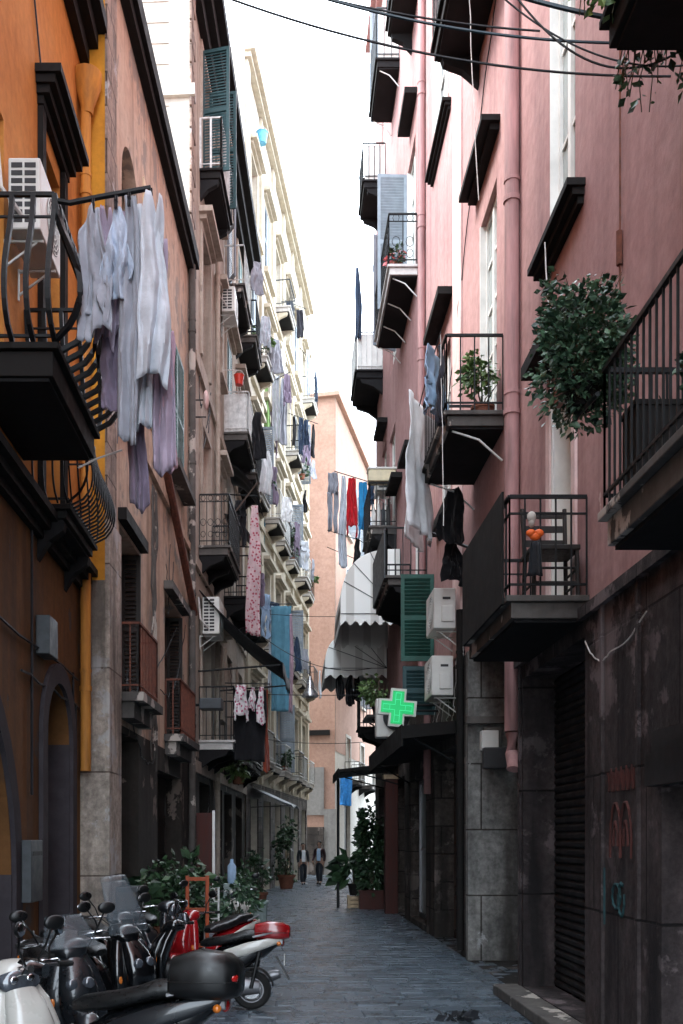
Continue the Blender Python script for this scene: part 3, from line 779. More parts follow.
    if roundlamp:
        mb = MB(); mb.ell((.47, 0, .95), (.075, .105, .105), 18, 10); hl = P(mb, 'headlight', 'lens', smooth=True)
        mb = MB(); mb.lathe([(.098, .46), (.112, .46), (.116, .485), (.10, .49)], (0, 0, .95), 22, 'x'); P(mb, 'bezel', 'chrome', hl, smooth=True)
    elif style == 'city':
        for e in (-1, 1):
            pass
        mb = MB(); mb.ell((.44, 0, .955), (.062, .15, .085), 20, 10, Matrix.Rotation(R(-18), 3, 'Y')); hl = P(mb, 'headlight', 'lens', smooth=True)
        for e in (-1, 1): mb = MB(); mb.ell((.494, e*.055, .968), (.010, .030, .026), 12, 8); P(mb, 'reflector_bowl', 'chrome', hl, smooth=True)
    else:
        mb = MB()
        for e in (-1, 1): mb.ell((.622, e*.065, .735), (.034, .052, .05), 16, 10)
        P(mb, 'headlight', 'lens', smooth=True)
    for e in (-1, 1):
        mb = MB(); mb.ell((.50, e*.19, .60), (.03, .03, .06), 10, 8); P(mb, 'indicator', 'amber', smooth=True)
    mb = MB(); mb.tube([(.18, -.36, 1.03), (.27, -.2, 1.03), (.31, 0, 1.0), (.27, .2, 1.03), (.18, .36, 1.03)], .013, 8)
    hb = P(mb, 'handlebar', 'alloy', smooth=True)
    for e in (-1, 1):
        g = MB(); g.tube([(.225, e*.25, 1.032), (.175, e*.375, 1.03)], .02, 10); P(g, 'grip', 'rubber', hb, smooth=True)
        g = MB(); g.tube([(.30, e*.2, 1.035), (.30, e*.27, 1.03), (.25, e*.37, 1.02)], .008, 6); P(g, 'brake_lever', 'chrome', hb, smooth=True)
        g = MB(); g.tube([(.27, e*.22, 1.04), (.30, e*.27, 1.14), (.27, e*.33, 1.24)], .008, 6); st = P(g, 'mirror', 'sc_plastic', smooth=True)
        q = MB(); q.ell((.265, e*.355, 1.27), (.022, .075, .05), 16, 10); P(q, 'mirror_housing', 'sc_plastic', st, smooth=True)
        q = MB(); q.ell((.249, e*.355, 1.27), (.010, .066, .042), 16, 8); P(q, 'mirror_glass', 'chrome', st, smooth=True)
    for e in (-1, 1):
        mb = MB(); mb.tube(wander((.27, e*.22, 1.03), (.42, e*.05, .80), -.02, 8), .006, 5); P(mb, 'brake_cable', 'rubber', smooth=True)
    # rear lamp, plate
    mb = MB(); mb.ell((-.965, 0, .80), (.03, .085, .045), 14, 8); P(mb, 'tail_light', 'redlens', smooth=True)
    for e in (-1, 1):
        mb = MB(); mb.ell((-.93, e*.12, .79), (.03, .03, .028), 10, 6); P(mb, 'indicator', 'amber', smooth=True)
    mb = MB(); mb.box((-1.0, -.085, .53), (-.99, .085, .67)); P(mb, 'number_plate', 'plate')
    if screen:
        mb = MB()
        def scr(u, v):
            y = (u-.5)*(.46-.16*v); z = 1.0+screen*v
            return (.50-.18*v-1.1*y*y-.05*v*v, y, z-.35*y*y*v)
        mb.grid(scr, 10, 10); P(mb, 'windscreen', 'screen', smooth=True, solid=.006, fix=False)
    if case:
        mb = MB(); cz = .83; k = case[1]
        mb.loft([(-.62, 0, cz+.10*k, .15*k, .08*k), (-.645, 0, cz+.15*k, .20*k, .13*k), (-.80, 0, cz+.165*k, .225*k, .16*k), (-.98, 0, cz+.155*k, .215*k, .145*k), (-1.05, 0, cz+.14*k, .17*k, .11*k), (-1.065, 0, cz+.14*k, .12*k, .08*k)], 24, 4.2)
        tc_ = P(mb, 'top_case', case[0], smooth=True)
        mb = MB(); mb.loft([(-.63, 0, cz+.125*k, .212*k, .006), (-.80, 0, cz+.125*k, .232*k, .006), (-1.0, 0, cz+.125*k, .216*k, .006), (-1.06, 0, cz+.125*k, .16*k, .006)], 24, 4); P(mb, 'seam_strip', 'sc_plastic', tc_)
        for e in (-1, 1):
            mb = MB(); mb.ell((-1.035, e*.135*k, cz+.15*k), (.03, .05*k, .035*k), 12, 8); P(mb, 'reflector', 'redlens', tc_, smooth=True)
        mb = MB(); mb.box((-.98, -.1, .78), (-.66, .1, .84)); P(mb, 'case_rack', 'alloy', tc_, bevel=.008)
    return t

# ------------------------------------------------------------------ people
def skinmesh(name, parent, mat, joints, edges, root, sub=2):
    me = bpy.data.meshes.new(name); me.from_pydata([j[:3] for j in joints], edges, [])
    bm = bmesh.new(); bm.from_mesh(me); ly = bm.verts.layers.skin.verify(); bm.verts.ensure_lookup_table()
    for i, j in enumerate(joints):
        q = bm.verts[i][ly]; q.radius = (j[3], j[4] if len(j) > 4 else j[3]); q.use_root = (i == root)
    bm.to_mesh(me); bm.free()
    me.materials.append(M[mat]); o = bpy.data.objects.new(name, me); COL.objects.link(o); o.parent = parent
    s = o.modifiers.new('skin', 'SKIN'); s.use_smooth_shade = True
    u = o.modifiers.new('sub', 'SUBSURF'); u.levels = sub; u.render_levels = sub
    return o

def person(label, loc, rz, shirt, stride=.10, s=.93, group=None, bend=.3, coat='suit', mirror=1):
    """walking man in suit, local -y is forward"""
    t = thing('person', label, 'person', loc, rz, group, s)
    f = stride
    J = [(0, 0, .96, .115, .09), (0, 0, 1.15, .12, .085), (0, 0, 1.36, .14, .09), (0, 0, 1.47, .06), (0, -.01, 1.55, .052), (0, -.015, 1.62, .07, .08), (0, -.02, 1.70, .072, .085), (0, -.01, 1.76, .05),
         (.17, 0, 1.42, .06), (.215, .03, 1.15, .045), (.215, -.06, .92, .034), (.21, -.09, .85, .03, .018),
         (-.17, 0, 1.42, .06), (-.215, -.01, 1.15, .045), (-.215, .0-.10*bend*3, .93, .034), (-.21, -.13, .87, .03, .018),
         (.095, 0, .88, .085), (.10, -f*.7, .5, .06), (.10, -f, .1, .042), (.10, -f-.12, .045, .035),
         (-.095, 0, .88, .085), (-.10, f*.2, .5, .06), (-.10, f, .11, .042), (-.10, f-.12, .05, .035)]
    E = [(0, 1), (1, 2), (2, 3), (3, 4), (4, 5), (5, 6), (6, 7), (2, 8), (8, 9), (9, 10), (10, 11), (2, 12), (12, 13), (13, 14), (14, 15), (0, 16), (16, 17), (17, 18), (18, 19), (0, 20), (20, 21), (21, 22), (22, 23)]
    nb = len(J)
    for e, k in ((1, 11), (-1, 15)):      # fingers and thumb, curled
        x, y, z = J[k][:3]
        for q, (dy, ln) in enumerate(((-.03, .075), (-.01, .085), (.01, .08), (.03, .062))):
            a = len(J); J += [(x-e*.004, y+dy, z-.05, .0095), (x-e*.02, y+dy-.008, z-.05-ln*.7, .008)]; E += [(k, a), (a, a+1)]
        a = len(J); J += [(x-e*.03, y-.045, z-.01, .011), (x-e*.035, y-.055, z-.05, .009)]; E += [(k, a), (a, a+1)]
    J = [(q[0]*mirror,)+tuple(q[1:]) for q in J]
    body = skinmesh('body', t, 'skin', J, E, 0, 2)
    nose = MB()
    P = lambda mb, nm, mat, **k: mb.build(nm, M[mat], t, world=False, **k)
    JT = [(0, 0, .97, .128, .105), (0, 0, .90, .12, .10), (.095, 0, .86, .10), (.10, -f*.7, .5, .078), (.10, -f+.01, .10, .066), (-.095, 0, .86, .10), (-.10, f*.2, .5, .078), (-.10, f+.01, .11, .066)]
    JT = [(q[0]*mirror,)+tuple(q[1:]) for q in JT]
    skinmesh('trousers', t, 'trouser', JT, [(0, 1), (1, 2), (2, 3), (3, 4), (1, 5), (5, 6), (6, 7)], 0, 2)
    JC = [(0, .012, .86, .135, .11), (0, .012, 1.0, .138, .11), (0, .012, 1.2, .145, .105), (0, .012, 1.38, .16, .105), (0, .02, 1.455, .09, .07), (.18, 0, 1.415, .078), (.222, .03, 1.15, .062), (.22, -.05, .94, .05), (-.18, 0, 1.415, .078), (-.222, -.01, 1.15, .062), (-.22, -.1*bend*3+.01, .95, .05)]
    JC = [(q[0]*mirror,)+tuple(q[1:]) for q in JC]
    skinmesh('jacket', t, coat, JC, [(0, 1), (1, 2), (2, 3), (3, 4), (3, 5), (5, 6), (6, 7), (3, 8), (8, 9), (9, 10)], 0, 2)
    mb = MB()
    def front(u, v):
        z = .97+.50*v; ww = .085-.02*abs(v-.3); x = (u-.5)*2*ww
        return (x, -.118+.25*x*x*6+(.045*max(0, v-.78)/.22), z)
    mb.grid(front, 6, 8); P(mb, 'shirt_front', shirt, smooth=True, solid=.02, fix=False)
    mb = MB(); mb.ell((0, .012, 1.715), (.082, .095, .085), 16, 10); mb.v = [(x, y if z > 1.70 or y > -.02 else y+.05, z) for (x, y, z) in mb.v]; P(mb, 'hair', 'hair', smooth=True)
    for e, y in ((1, -f-.05), (-1, f-.05)):
        mb = MB(); mb.ell((e*.10*mirror, y-.03, .045), (.045, .135, .045), 14, 8); P(mb, 'shoe', 'shoe', smooth=True)
    mb = MB(); mb.ell((0, -.108, 1.655), (.014, .022, .028), 8, 6); mb.ell((.088, 0, 1.66), (.012, .022, .034), 8, 6); mb.ell((-.088, 0, 1.66), (.012, .022, .034), 8, 6)
    P(mb, 'nose_and_ears', 'skin', smooth=True)
    mb = MB()
    for e in (-1, 1): mb.ell((e*.033, -.09, 1.685), (.014, .01, .008), 8, 6)
    P(mb, 'eyes', 'hair', smooth=True)
    mb = MB(); mb.ell((0, -.094, 1.61), (.026, .008, .006), 8, 6); P(mb, 'mouth', 'terracotta', smooth=True)
    return t
# ------------------------------------------------------------------ ground and street
g = MB(); g.quad((-600, -60, -.06), (900, -60, -.06), (900, 1200, -.06), (-600, 1200, -.06))
M['earth'] = plain('dark city ground', (0.06, 0.06, 0.06), 0.8, 0, .3, .4)
structure(g.build('ground', M['earth'], None, fix=False))
def basalt():
    m, n, b = newmat('worn basalt paving')
    gi = n.nodes.new('ShaderNodeNewGeometry')
    n1 = node(n, 'ShaderNodeTexNoise', Scale=3.0, Detail=8.0, Roughness=.7); n.links.new(gi.outputs['Position'], n1.inputs['Vector'])
    base = ramp(n, gi.outputs['Random Per Island'], (.048, .065, .082), (.095, .120, .146), 0, 1).outputs['Color']
    col = mixc(n, .7, base, ramp(n, n1.outputs['Fac'], (.5, .5, .5), (1.35, 1.35, 1.35), .3, .7).outputs['Color'], 'MULTIPLY')
    n.links.new(col, b.inputs['Base Color'])
    n.links.new(ramp(n, n1.outputs['Fac'], (.17,)*3, (.42,)*3, .3, .7).outputs['Color'], b.inputs['Roughness'])
    n3 = node(n, 'ShaderNodeTexNoise', Scale=28.0, Detail=6.0, Roughness=.7); n.links.new(gi.outputs['Position'], n3.inputs['Vector'])
    bp = node(n, 'ShaderNodeBump', Strength=.5, Distance=.012); n.links.new(n3.outputs['Fac'], bp.inputs['Height']); n.links.new(bp.outputs['Normal'], b.inputs['Normal'])
    return m
M['basalt'] = basalt()
r = random.Random(3); mb = MB(); y = -2.0
while y < 80:
    ln = r.uniform(.24, .36); x0, x1 = (-2.75, 3.2) if y < 29 else (-2.0, 3.5+max(0, y-29)*.22)
    x = x0-r.uniform(0, .5)
    while x < x1:
        wd = r.uniform(.30, .62); z = [r.uniform(-.009, .006) for _ in range(4)]; j = lambda: r.uniform(-.009, .009); e = .005; c = .014
        sk = .05*math.sin(x*1.3+y*.7)
        q = [(x+e+j(), y+e+sk+j()), (x+wd-e+j(), y+e+sk+j()+.03*math.sin(x)), (x+wd-e+j(), y+ln-e+sk+j()), (x+e+j(), y+ln-e+sk+j())]
        cx, cy = sum(a for a, _ in q)/4, sum(b for _, b in q)/4
        top = [(a+(cx-a)*c/.25, b+(cy-b)*c/.2, zz) for (a, b), zz in zip(q, z)]
        low = [(a, b, -.035) for a, b in q]
        mb.add(top+low, [(0, 1, 2, 3), (0, 4, 5, 1), (1, 5, 6, 2), (2, 6, 7, 3), (3, 7, 4, 0)])
        x += wd
    y += ln
for k in range(18): mb.quad((-3.4, -2+4.6*k, -.017), (9 if k > 6 else 3.6, -2+4.6*k, -.017), (9 if k > 6 else 3.6, 2.6+4.6*k, -.017), (-3.4, 2.6+4.6*k, -.017))
structure(mb.build('street', M['basalt'], None, fix=False))

def arch(mb, F, o, v=0.0, n=8):
    d0, d1, z0, z1 = o[:4]; rr = (d1-d0)/2; zc = z1-rr; m = (d0+d1)/2
    for s, e in ((d0, -1), (d1, 1)):
        pts = [(m+e*rr*math.cos(math.pi/2*k/n), zc+rr*math.sin(math.pi/2*k/n)) for k in range(n+1)]
        for a, b in zip(pts, pts[1:]):
            mb.add([F.p(s, v, z1), F.p(a[0], v, a[1]), F.p(b[0], v, b[1])], [(0, 1, 2)])
            rv = v-.2; mb.quad(F.p(a[0], v, a[1]), F.p(b[0], v, b[1]), F.p(b[0], rv, b[1]), F.p(a[0], rv, a[1]))

# =================================================================== LEFT: orange house
F1 = Facade(-2.56, 4, 0, 1)
B1 = thing('orange_house', 'orange plastered house on the left with potbellied iron balconies', 'house', (-2.56, 8, 0))
op1 = [(5.6, 9.35, 0, 3.3), (10.6, 11.85, 0, 3.5), (8.0, 9.1, 5.75, 8.3), (10.5, 11.35, 5.2, 9.15)]
mb = MB(); wall_front(mb, F1, -5, 12.5, 4.9, 16, op1); hull(mb, F1, -5, 12.5, 0, 16, 7)
mb.build('wall', M['orange'], B1, fix=False)
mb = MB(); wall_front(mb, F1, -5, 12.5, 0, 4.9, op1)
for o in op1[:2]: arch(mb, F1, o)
mb.build('lower_wall', M['orangesootshade'], B1, fix=False)
door(F1, B1, op1[0], .3, 'woodframe', 4); door(F1, B1, op1[1], .3, 'woodframe', 4)
window(F1, B1, op1[2], .2, 'woodframe', 'glass'); window(F1, B1, op1[3], .2, 'woodframe', 'glass')
M['greysurround'] = plaster('purple grey stone trim', (.036, .032, .037), (.060, .053, .060), (.05, .045, .05), streak=.5)
for o in op1[:2]: mb = MB(); fbox(mb, F1, o[1]-.03, o[1]-.003, -.245, .01, .0, o[3]-(o[1]-o[0])/2); mb.build('jamb', M['greysurround'], B1)
for o in op1[:2]:
    mb = MB(); d0, d1, z0, z1 = o; rr = (d1-d0)/2; zc = z1-rr; m = (d0+d1)/2; N = 20
    pts = [(d0, 0, d0-.22, 0)]+[(m-rr*math.cos(math.pi*k/N), zc+rr*math.sin(math.pi*k/N), m-(rr+.22)*math.cos(math.pi*k/N), zc+(rr+.22)*math.sin(math.pi*k/N)) for k in range(N+1)]+[(d1, 0, d1+.22, 0)]
    for a, b in zip(pts, pts[1:]):
        A, Bq, C, D = (a[0], a[1]), (b[0], b[1]), (b[2], b[3]), (a[2], a[3])
        mb.add([F1.p(*q[:1], .05, q[1]) for q in (A, Bq, C, D)]+[F1.p(*q[:1], .003, q[1]) for q in (A, Bq, C, D)], [(0, 1, 2, 3), (0, 4, 5, 1), (2, 6, 7, 3)])
    mb.build('arch_surround', M['greysurround'], B1)
ledge(F1, B1, -5, 12.48, 4.86, .22, .26, 'gutter', 'string_course', 3)
ledge(F1, B1, -5, 12.48, 11.45, .34, .55, 'gutter', 'cornice', 3)
ledge(F1, B1, 10.36, 11.55, 9.36, .27, .34, 'gutter', 'pediment', 4)
mb = MB(); fbox(mb, F1, 10.34, 10.48, .002, .06, 5.3, 9.35); fbox(mb, F1, 11.37, 11.52, .002, .06, 5.3, 9.35); mb.build('window_surround', M['gutter'], B1)
# big pot-bellied balcony and the smaller one further along
s = balcony(F1, B1, 8.02, 9.85, 5.75, .74, 1.22, .26, 'belly', 'gutter', 'iron', 0, gap=.17, br=.027)
s = balcony(F1, B1, 10.25, 11.75, 5.2, .36, 1.15, .14, 'belly', 'gutter', 'iron', 2, gap=.10, br=.013)
pipe(B1, [F1.p(12.34, .10, 2.6), F1.p(12.34, .10, 10.75)], .065, 'orangepipe', 4)
mb = MB(); mb.lathe([(.07, 10.7), (.085, 10.8), (.17, 11.05), (.18, 11.2), (.15, 11.2)], F1.p(12.34, .12, 0), 16); mb.build('rain_hopper', M['orangepipe'], B1, smooth=True)
mb = MB()
for a, b, z in ((5.0, 12.2, 3.72), (9.6, 12.3, 3.38)): mb.tube([F1.p(a+(b-a)*k/8, .03, z+.02*math.sin(k*2.1)) for k in range(9)], .014, 5)
for d, z0, z1 in ((10.0, 2.2, 4.85), (11.95, 1.2, 3.75), (12.1, .9, 3.4)): mb.tube([F1.p(d, .03, z0), F1.p(d, .03, z1)], .015, 5)
mb.build('conduit', M['cable'], B1)
mb = MB(); fbox(mb, F1, 10.25, 10.62, .003, .15, 3.66, 4.06); mb.build('meter_box', M['greyiron'], B1, bevel=.01)
mb = MB(); mb.tube(wander(F1.p(9.6, .02, 11.4), F1.p(10.45, .02, 9.72), .05), .012, 4); mb.build('wire', M['cable'], B1)

# =================================================================== LEFT: worn peach house
M['shadewall'] = plaster('shade dark plaster', (.028, .025, .022), (.050, .044, .039), (.009, .008, .007), streak=.8, peel=((.17, .14, .12), .58))  # ground-floor plaster, street-level shade painted into its dark colour
F2 = Facade(-2.25, 12.5, .045, 1)
B2 = thing('peach_house', 'worn peach house with patchy plaster next to the orange house', 'house', (-2.25, 16, 0))
op2 = [(13.35, 14.75, 3.72, 5.95), (17.0, 18.9, 3.55, 5.95), (13.5, 14.7, 7.9, 11.4), (17.35, 19.0, 8.3, 10.7), (13.3, 14.7, 0, 3.2), (16.3, 18.9, 0, 2.9)]
mb = MB(); wall_front(mb, F2, 12.5, 20, 3.3, 13.2, op2, reveal=.32); hull(mb, F2, 12.5, 20, 0, 13.2, 7, near=False)
arch(mb, F2, op2[2]); mb.build('wall', M['peachold'], B2, fix=False)
mb = MB(); wall_front(mb, F2, 12.5, 20, 0, 3.3, op2, reveal=.32); mb.build('lower_wall', M['shadewall'], B2, fix=False)
mb = MB(); mb.quad(F2.p(12.5, .0, 5.0), F2.p(12.5, -7, 5.0), F2.p(12.5, -7, 13.2), F2.p(12.5, .0, 13.2)); mb.build('end_wall', M['ochre'], B2, fix=False)
mb = MB(); mb.quad(F2.p(12.5, .0, 0), F2.p(12.5, -7, 0), F2.p(12.5, -7, 5.0), F2.p(12.5, .0, 5.0)); mb.build('end_wall', M['pier'], B2, fix=False)
mb = MB(); fbox(mb, F2, 12.48, 13.02, .004, .035, 5.8, 13.1); mb.build('quoins', M['quoin'], B2)
mb = MB(); fbox(mb, F2, 12.48, 13.2, .004, .06, 0, 5.75); mb.build('corner_pier', M['pier'], B2)
mb = MB(); fbox(mb, F2, 13.0, 20.0, .005, .2, 13.15, 13.42); fbox(mb, F2, 13.0, 20.05, -.1, .13, 13.0, 13.148); mb.build('gutter', M['gutter'], B2)
for i in (0, 1):
    door(F2, B2, op2[i], .28, 'oldwood', 3, 'window'); o = op2[i]; mb = MB(); louvre_leaf(mb, F2.p(o[1]-.05, -.27, 0), Vector(F2.p(0, 1, 0))-Vector(F2.p(0, 0, 0)), .30, o[2]+.02, o[3]-.02); mb.build('shutter', M['woodframe'], B2)  # dark leaf added over the far jamb so the recess reads dark
w_ = window(F2, B2, op2[2], .3, 'creamdoor', 'paleglass'); w_ = window(F2, B2, op2[3], .2, 'whitewood', 'glass'); shutters(F2, w_, op2[3], 'green', (0, 0))
roller(F2, B2, op2[4], .3); door(F2, B2, op2[5], .3, 'woodframe', 4)
for o in (op2[0], op2[1]):
    s = MB(); fbox(s, F2, o[0]-.08, o[1]+.08, .003, .34, o[2]-.12, o[2]-.003); fbox(s, F2, o[0], o[1], .003, .2, o[2]-.34, o[2]-.122); s = s.build('window_balcony', M['slabedge'], B2)
    railing(F2, s, o[0]-.02, o[1]+.02, o[2], .30, .95, 'bars', 'rust', gap=.11)
ledge(F2, B2, 13.25, 14.85, 6.0, .12, .16, 'gutter', 'lintel'); ledge(F2, B2, 16.9, 19.0, 6.0, .16, .14, 'slabedge', 'lintel')
ledge(F2, B2, 17.1, 19.2, 8.16, .24, .13, 'slabedge', 'sill'); ledge(F2, B2, 13.1, 19.95, 7.45, .07, .14, 'peachold', 'string_course')
mb = MB(); fbox(mb, F2, 15.0, 16.4, .002, .02, 8.2, 11.7); mb.build('plaster_panel', M['niche'], B2)
mb = MB(); mb.tube([F2.p(16.0, .12, 8.05), F2.p(19.9, .12, 6.25)], .07, 8); mb.build('drainpipe', M['rust'], B2, smooth=True)
mb = MB(); r = random.Random(5)
for k in range(9):
    a, b = r.uniform(12.8, 19.5), r.uniform(12.8, 19.5); z = r.uniform(2.7, 7.4)
    mb = MB(); mb.tube(wander(F2.p(a, .03, z), F2.p(a+r.uniform(-.5, .5) if k % 2 else b, .03, z+r.uniform(-2.2, .4)), r.uniform(.2, .6), 14, .05, k), .009, 4); mb.build('wire', M['cable'], B2)
mb = MB()
for k in range(5):
    d = 15.6+.09*k+r.uniform(-.05, .05); mb = MB(); mb.tube(wander(F2.p(d, .04, 7.3), F2.p(d+r.uniform(-.3, .3), .05, 2.8+r.uniform(0, .6)), .0, 14, .07, k+30), .016, 5); mb.build('cable_strand', M['slabedge'], B2)
pipe(B2, [F2.p(19.75, .09, .1), F2.p(19.75, .09, 13.1)], .07, 'slabedge', 5)

# =================================================================== LEFT: tall rose-brown house
F3 = Facade(-1.91, 20, .06, 1)
B3 = thing('brown_house', 'tall dirty rose brown house on the left with a white end wall', 'house', (-1.9, 25, 0))
bays = [(21.6, 22.85), (24.2, 25.0), (26.0, 27.2), (28.7, 29.9)]
zf = [3.87, 8.0, 12.2, 16.1]
op3 = []
for i, (a, b) in enumerate(bays):
    for z in zf: op3.append((a, b, z if i != 1 else z+.9, z+2.7))
    op3.append((a-.25, b+.25, 0, 3.0))
mb = MB(); wall_front(mb, F3, 20, 31, 3.5, 20, op3, reveal=.3); hull(mb, F3, 20, 31, 0, 20, 7, near=False); mb.build('wall', M['brownold'], B3, fix=False)
mb = MB(); wall_front(mb, F3, 20, 31, 0, 3.5, op3, reveal=.3); mb.build('lower_wall', M['shadewall'], B3, fix=False)
mb = MB(); mb.quad(F3.p(20, 0, 0), F3.p(20, -7, 0), F3.p(20, -7, 20), F3.p(20, 0, 20)); mb.build('end_wall', M['whitewall'], B3, fix=False)
mb = MB()
for k in range(24): mb.box((20-.02*0-.025, -6.9, 13.5+k*.42), (19.998, -.42, 13.52+k*.42), F3.p)
fbox(mb, F3, 19.90, 19.998, -6.9, .12, 16.6, 16.82); mb.build('string_course', M['whitewall'], B3)
mb = MB()
for k in range(46):
    l = .55 if k % 2 else .32; fbox(mb, F3, 19.96, 20+l, .004, .045, .1+k*.43, .1+k*.43+.38)
mb.build('quoins', M['quoin'], B3)
mb = MB(); fbox(mb, F3, 19.6, 31.4, .003, .5, 19.62, 19.9); fbox(mb, F3, 19.9, 31.1, .003, .32, 19.3, 19.618); fbox(mb, F3, 20, 31, .003, .16, 19.0, 19.298); mb.build('eaves', M['gutter'], B3)
for i, o in enumerate(op3):
    b, f = divmod(i, 5)
    if f == 4: (roller if b % 2 else door)(F3, B3, o, .3, 'roller' if b % 2 else 'woodframe'); continue
    w_ = window(F3, B3, o, .2, 'whitewood' if (b+f) % 2 else 'woodframe', 'paleglass' if (b+f) % 3 == 0 else 'glass')
    if (b, f) == (0, 1): w_.children[0].data.materials[0] = M['pinkpale']; w_.data.materials[0] = M['whitewood']
    surround(F3, B3, o, 'brownold', .14, .05, sill=(b == 1), pediment=(b == 1 or f == 2))
    if (b, f) == (0, 3): shutters(F3, w_, o, 'teal', (100, 84))
    elif (b, f) == (2, 3): shutters(F3, w_, o, 'greyblue', (150, 0))
    elif (b, f) in ((2, 2), (3, 3)): shutters(F3, w_, o, 'green', (0, 0))
balcony(F3, B3, 21.35, 23.3, 16.1, .50, 1.1, .2, 'bars', 'gutter', 'paleiron', 2, gap=.22, br=.03)
balcony(F3, B3, 21.2, 23.4, 8.0, .68, 1.1, .2, 'ornate', 'slabedge', 'iron', 3, gap=.14)
balcony(F3, B3, 21.2, 23.5, 3.87, .78, 1.15, .2, 'bars', 'marble', 'iron', 3, gap=.13, br=.014)
balcony(F3, B3, 25.6, 27.6, 16.0, .55, 1.0, .2, 'bars', 'slabedge', 'paleiron', 2, gap=.2)
balcony(F3, B3, 25.6, 27.7, 12.2, .66, 1.05, .2, 'bars', 'slabedge', 'paleiron', 2, board='paleiron', boardparts=('near', 'front'))
balcony(F3, B3, 25.6, 27.7, 8.0, .66, 1.05, .2, 'bars', 'slab', 'iron', 2, gap=.13)
balcony(F3, B3, 25.6, 27.7, 3.87, .7, 1.05, .2, 'bars', 'slabedge', 'iron', 2, gap=.13)
for z in (3.87, 8.0, 12.2, 16.1): balcony(F3, B3, 28.4, 30.2, z, .62, 1.0, .2, 'bars', 'slab' if z < 10 else 'slabedge', 'iron', 2, gap=.13, board='woodframe' if z == 12.2 else None)
pipe(B3, [F3.p(23.75, .09, .2), F3.p(23.75, .09, 19.0)], .06, 'brownold', 7)
mb = MB(); fbox(mb, F3, 20.5, 31, .004, .06, 3.15, 3.4); fbox(mb, F3, 20.5, 31, .004, .07, 7.4, 7.62); fbox(mb, F3, 20.5, 31, .004, .07, 11.6, 11.8); mb.build('string_course', M['brownold'], B3)
mb = MB(); r = random.Random(8)
for k in range(14):
    a = r.uniform(20.4, 30.5); z = r.uniform(3, 12); mb = MB(); mb.tube(wander(F3.p(a, .04, z), F3.p(a+r.uniform(-1.5, 2.5), .04, z-r.uniform(.0, 2)), r.uniform(.05, .3), 10, .05, k), .012, 4); mb.build('wire', M['cable'], B3)

# =================================================================== LEFT: long cream house
F4 = Facade(-1.25, 31, .145, 1)
B4 = thing('cream_house', 'long cream six storey house at the far left with rows of balconies', 'house', (-.2, 38, 0))
bays4 = [(31.9+2.55*k, 33.05+2.55*k) for k in range(6)]; zf4 = [4.3, 8.5, 12.8, 17.1, 21.4]
op4 = [(a, b, z, z+(2.6 if z < 20 else 2.3)) for (a, b) in bays4 for z in zf4]+[(a-.2, b+.2, 0, 3.1) for (a, b) in bays4]
mb = MB(); wall_front(mb, F4, 31, 46.4, 0, 26.4, op4, reveal=.25); hull(mb, F4, 31, 46.4, 0, 26.4, 8); mb.build('wall', M['cream'], B4, fix=False)
mb = MB(); wall_front(mb, F4, 31.02, 46.38, 0, 3.6, [(o[0], o[1], o[2]-.01, o[3]) for o in op4 if o[2] == 0], v=.04, reveal=.05); mb.build('plinth', M['brownstone'], B4, fix=False)
mb = MB(); fbox(mb, F4, 30.9, 46.6, .004, .34, 26.2, 26.42); fbox(mb, F4, 31, 46.4, .003, .2, 26.05, 26.198); mb.build('cornice', M['creamtrim'], B4)
mb = MB()
for k in range(7):
    d = 31.1+2.55*k; fbox(mb, F4, d, d+.42, .003, .09, 3.62, 26.04)
mb.build('pilasters', M['creamtrim'], B4)
mb = MB()
for z in zf4[1:]: fbox(mb, F4, 31.05, 46.35, .005, .13, z-.62, z-.42)
mb.build('string_course', M['creamtrim'], B4)
for i, o in enumerate(op4):
    if o[2] == 0: door(F4, B4, o, .22, 'woodframe'); continue
    b, f = divmod(i, 5)
    w_ = window(F4, B4, o, .16, 'whitewood', 'glass' if (i*7) % 3 else 'paleglass', cross=2)
    surround(F4, B4, o, 'creamtrim', .14, .05, sill=False, pediment=2 if (b+f) % 2 else 1)
    if (i*5) % 7 in (1, 3): shutters(F4, w_, o, 'greyblue', (0, 90 if i % 3 else 0))
    if f > 2 and (b+f) % 3: ledge(F4, B4, o[0]-.25, o[1]+.25, o[2]-.2, .22, .18, 'creamtrim', 'sill'); continue
    balcony(F4, B4, o[0]-.2, o[1]+.2, o[2], .46 if (b+f) % 3 else .62, .98, .2, 'bars', 'marble', ('iron', 'greyiron', 'paleiron')[(b+2*f) % 3], 2, bmat='creamtrim', gap=.19, board='whitewood' if (i*11) % 4 == 0 else None)

# =================================================================== END: peach corner house
M['slabpale'] = plaster('grey white render', (.22, .21, .20), (.28, .27, .255), (.12, .11, .10), streak=.6)
F5 = Facade(2.5, 50, .24, 1)
B5 = thing('corner_house', 'plain peach corner house closing the far end of the alley', 'house', (1.5, 52, 0))
op5 = [(53.0, 54.2, z, z+2.3) for z in (4.9, 9.4, 13.8, 18.0)]+[(57.5, 58.8, z, z+2.3) for z in (4.9, 9.4, 13.8, 18.0)]+[(52.6, 54.4, 0, 3.6), (57, 59, 0, 3.6), (63, 64.4, 4.9, 7.2), (63, 64.4, 9.4, 11.8)]
mb = MB(); wall_front(mb, F5, 50, 76, 0, 23.9, op5, reveal=.25); mb.build('side_wall', M['whitewall'], B5, fix=False)
mb = MB(); hull(mb, F5, 50, 76, 0, 23.9, 9); mb.build('wall', M['peach'], B5, fix=False)
mb = MB(); fbox(mb, F5, 49.96, 76, .003, .05, 5.6, 23.85); op_ = [o for o in op5 if o[2] > 0]
mb = MB(); wall_front(mb, F5, 50.01, 76, 6.2, 23.88, op_, v=.02, reveal=.05); mb.build('upper_side_wall', M['peach'], B5, fix=False)
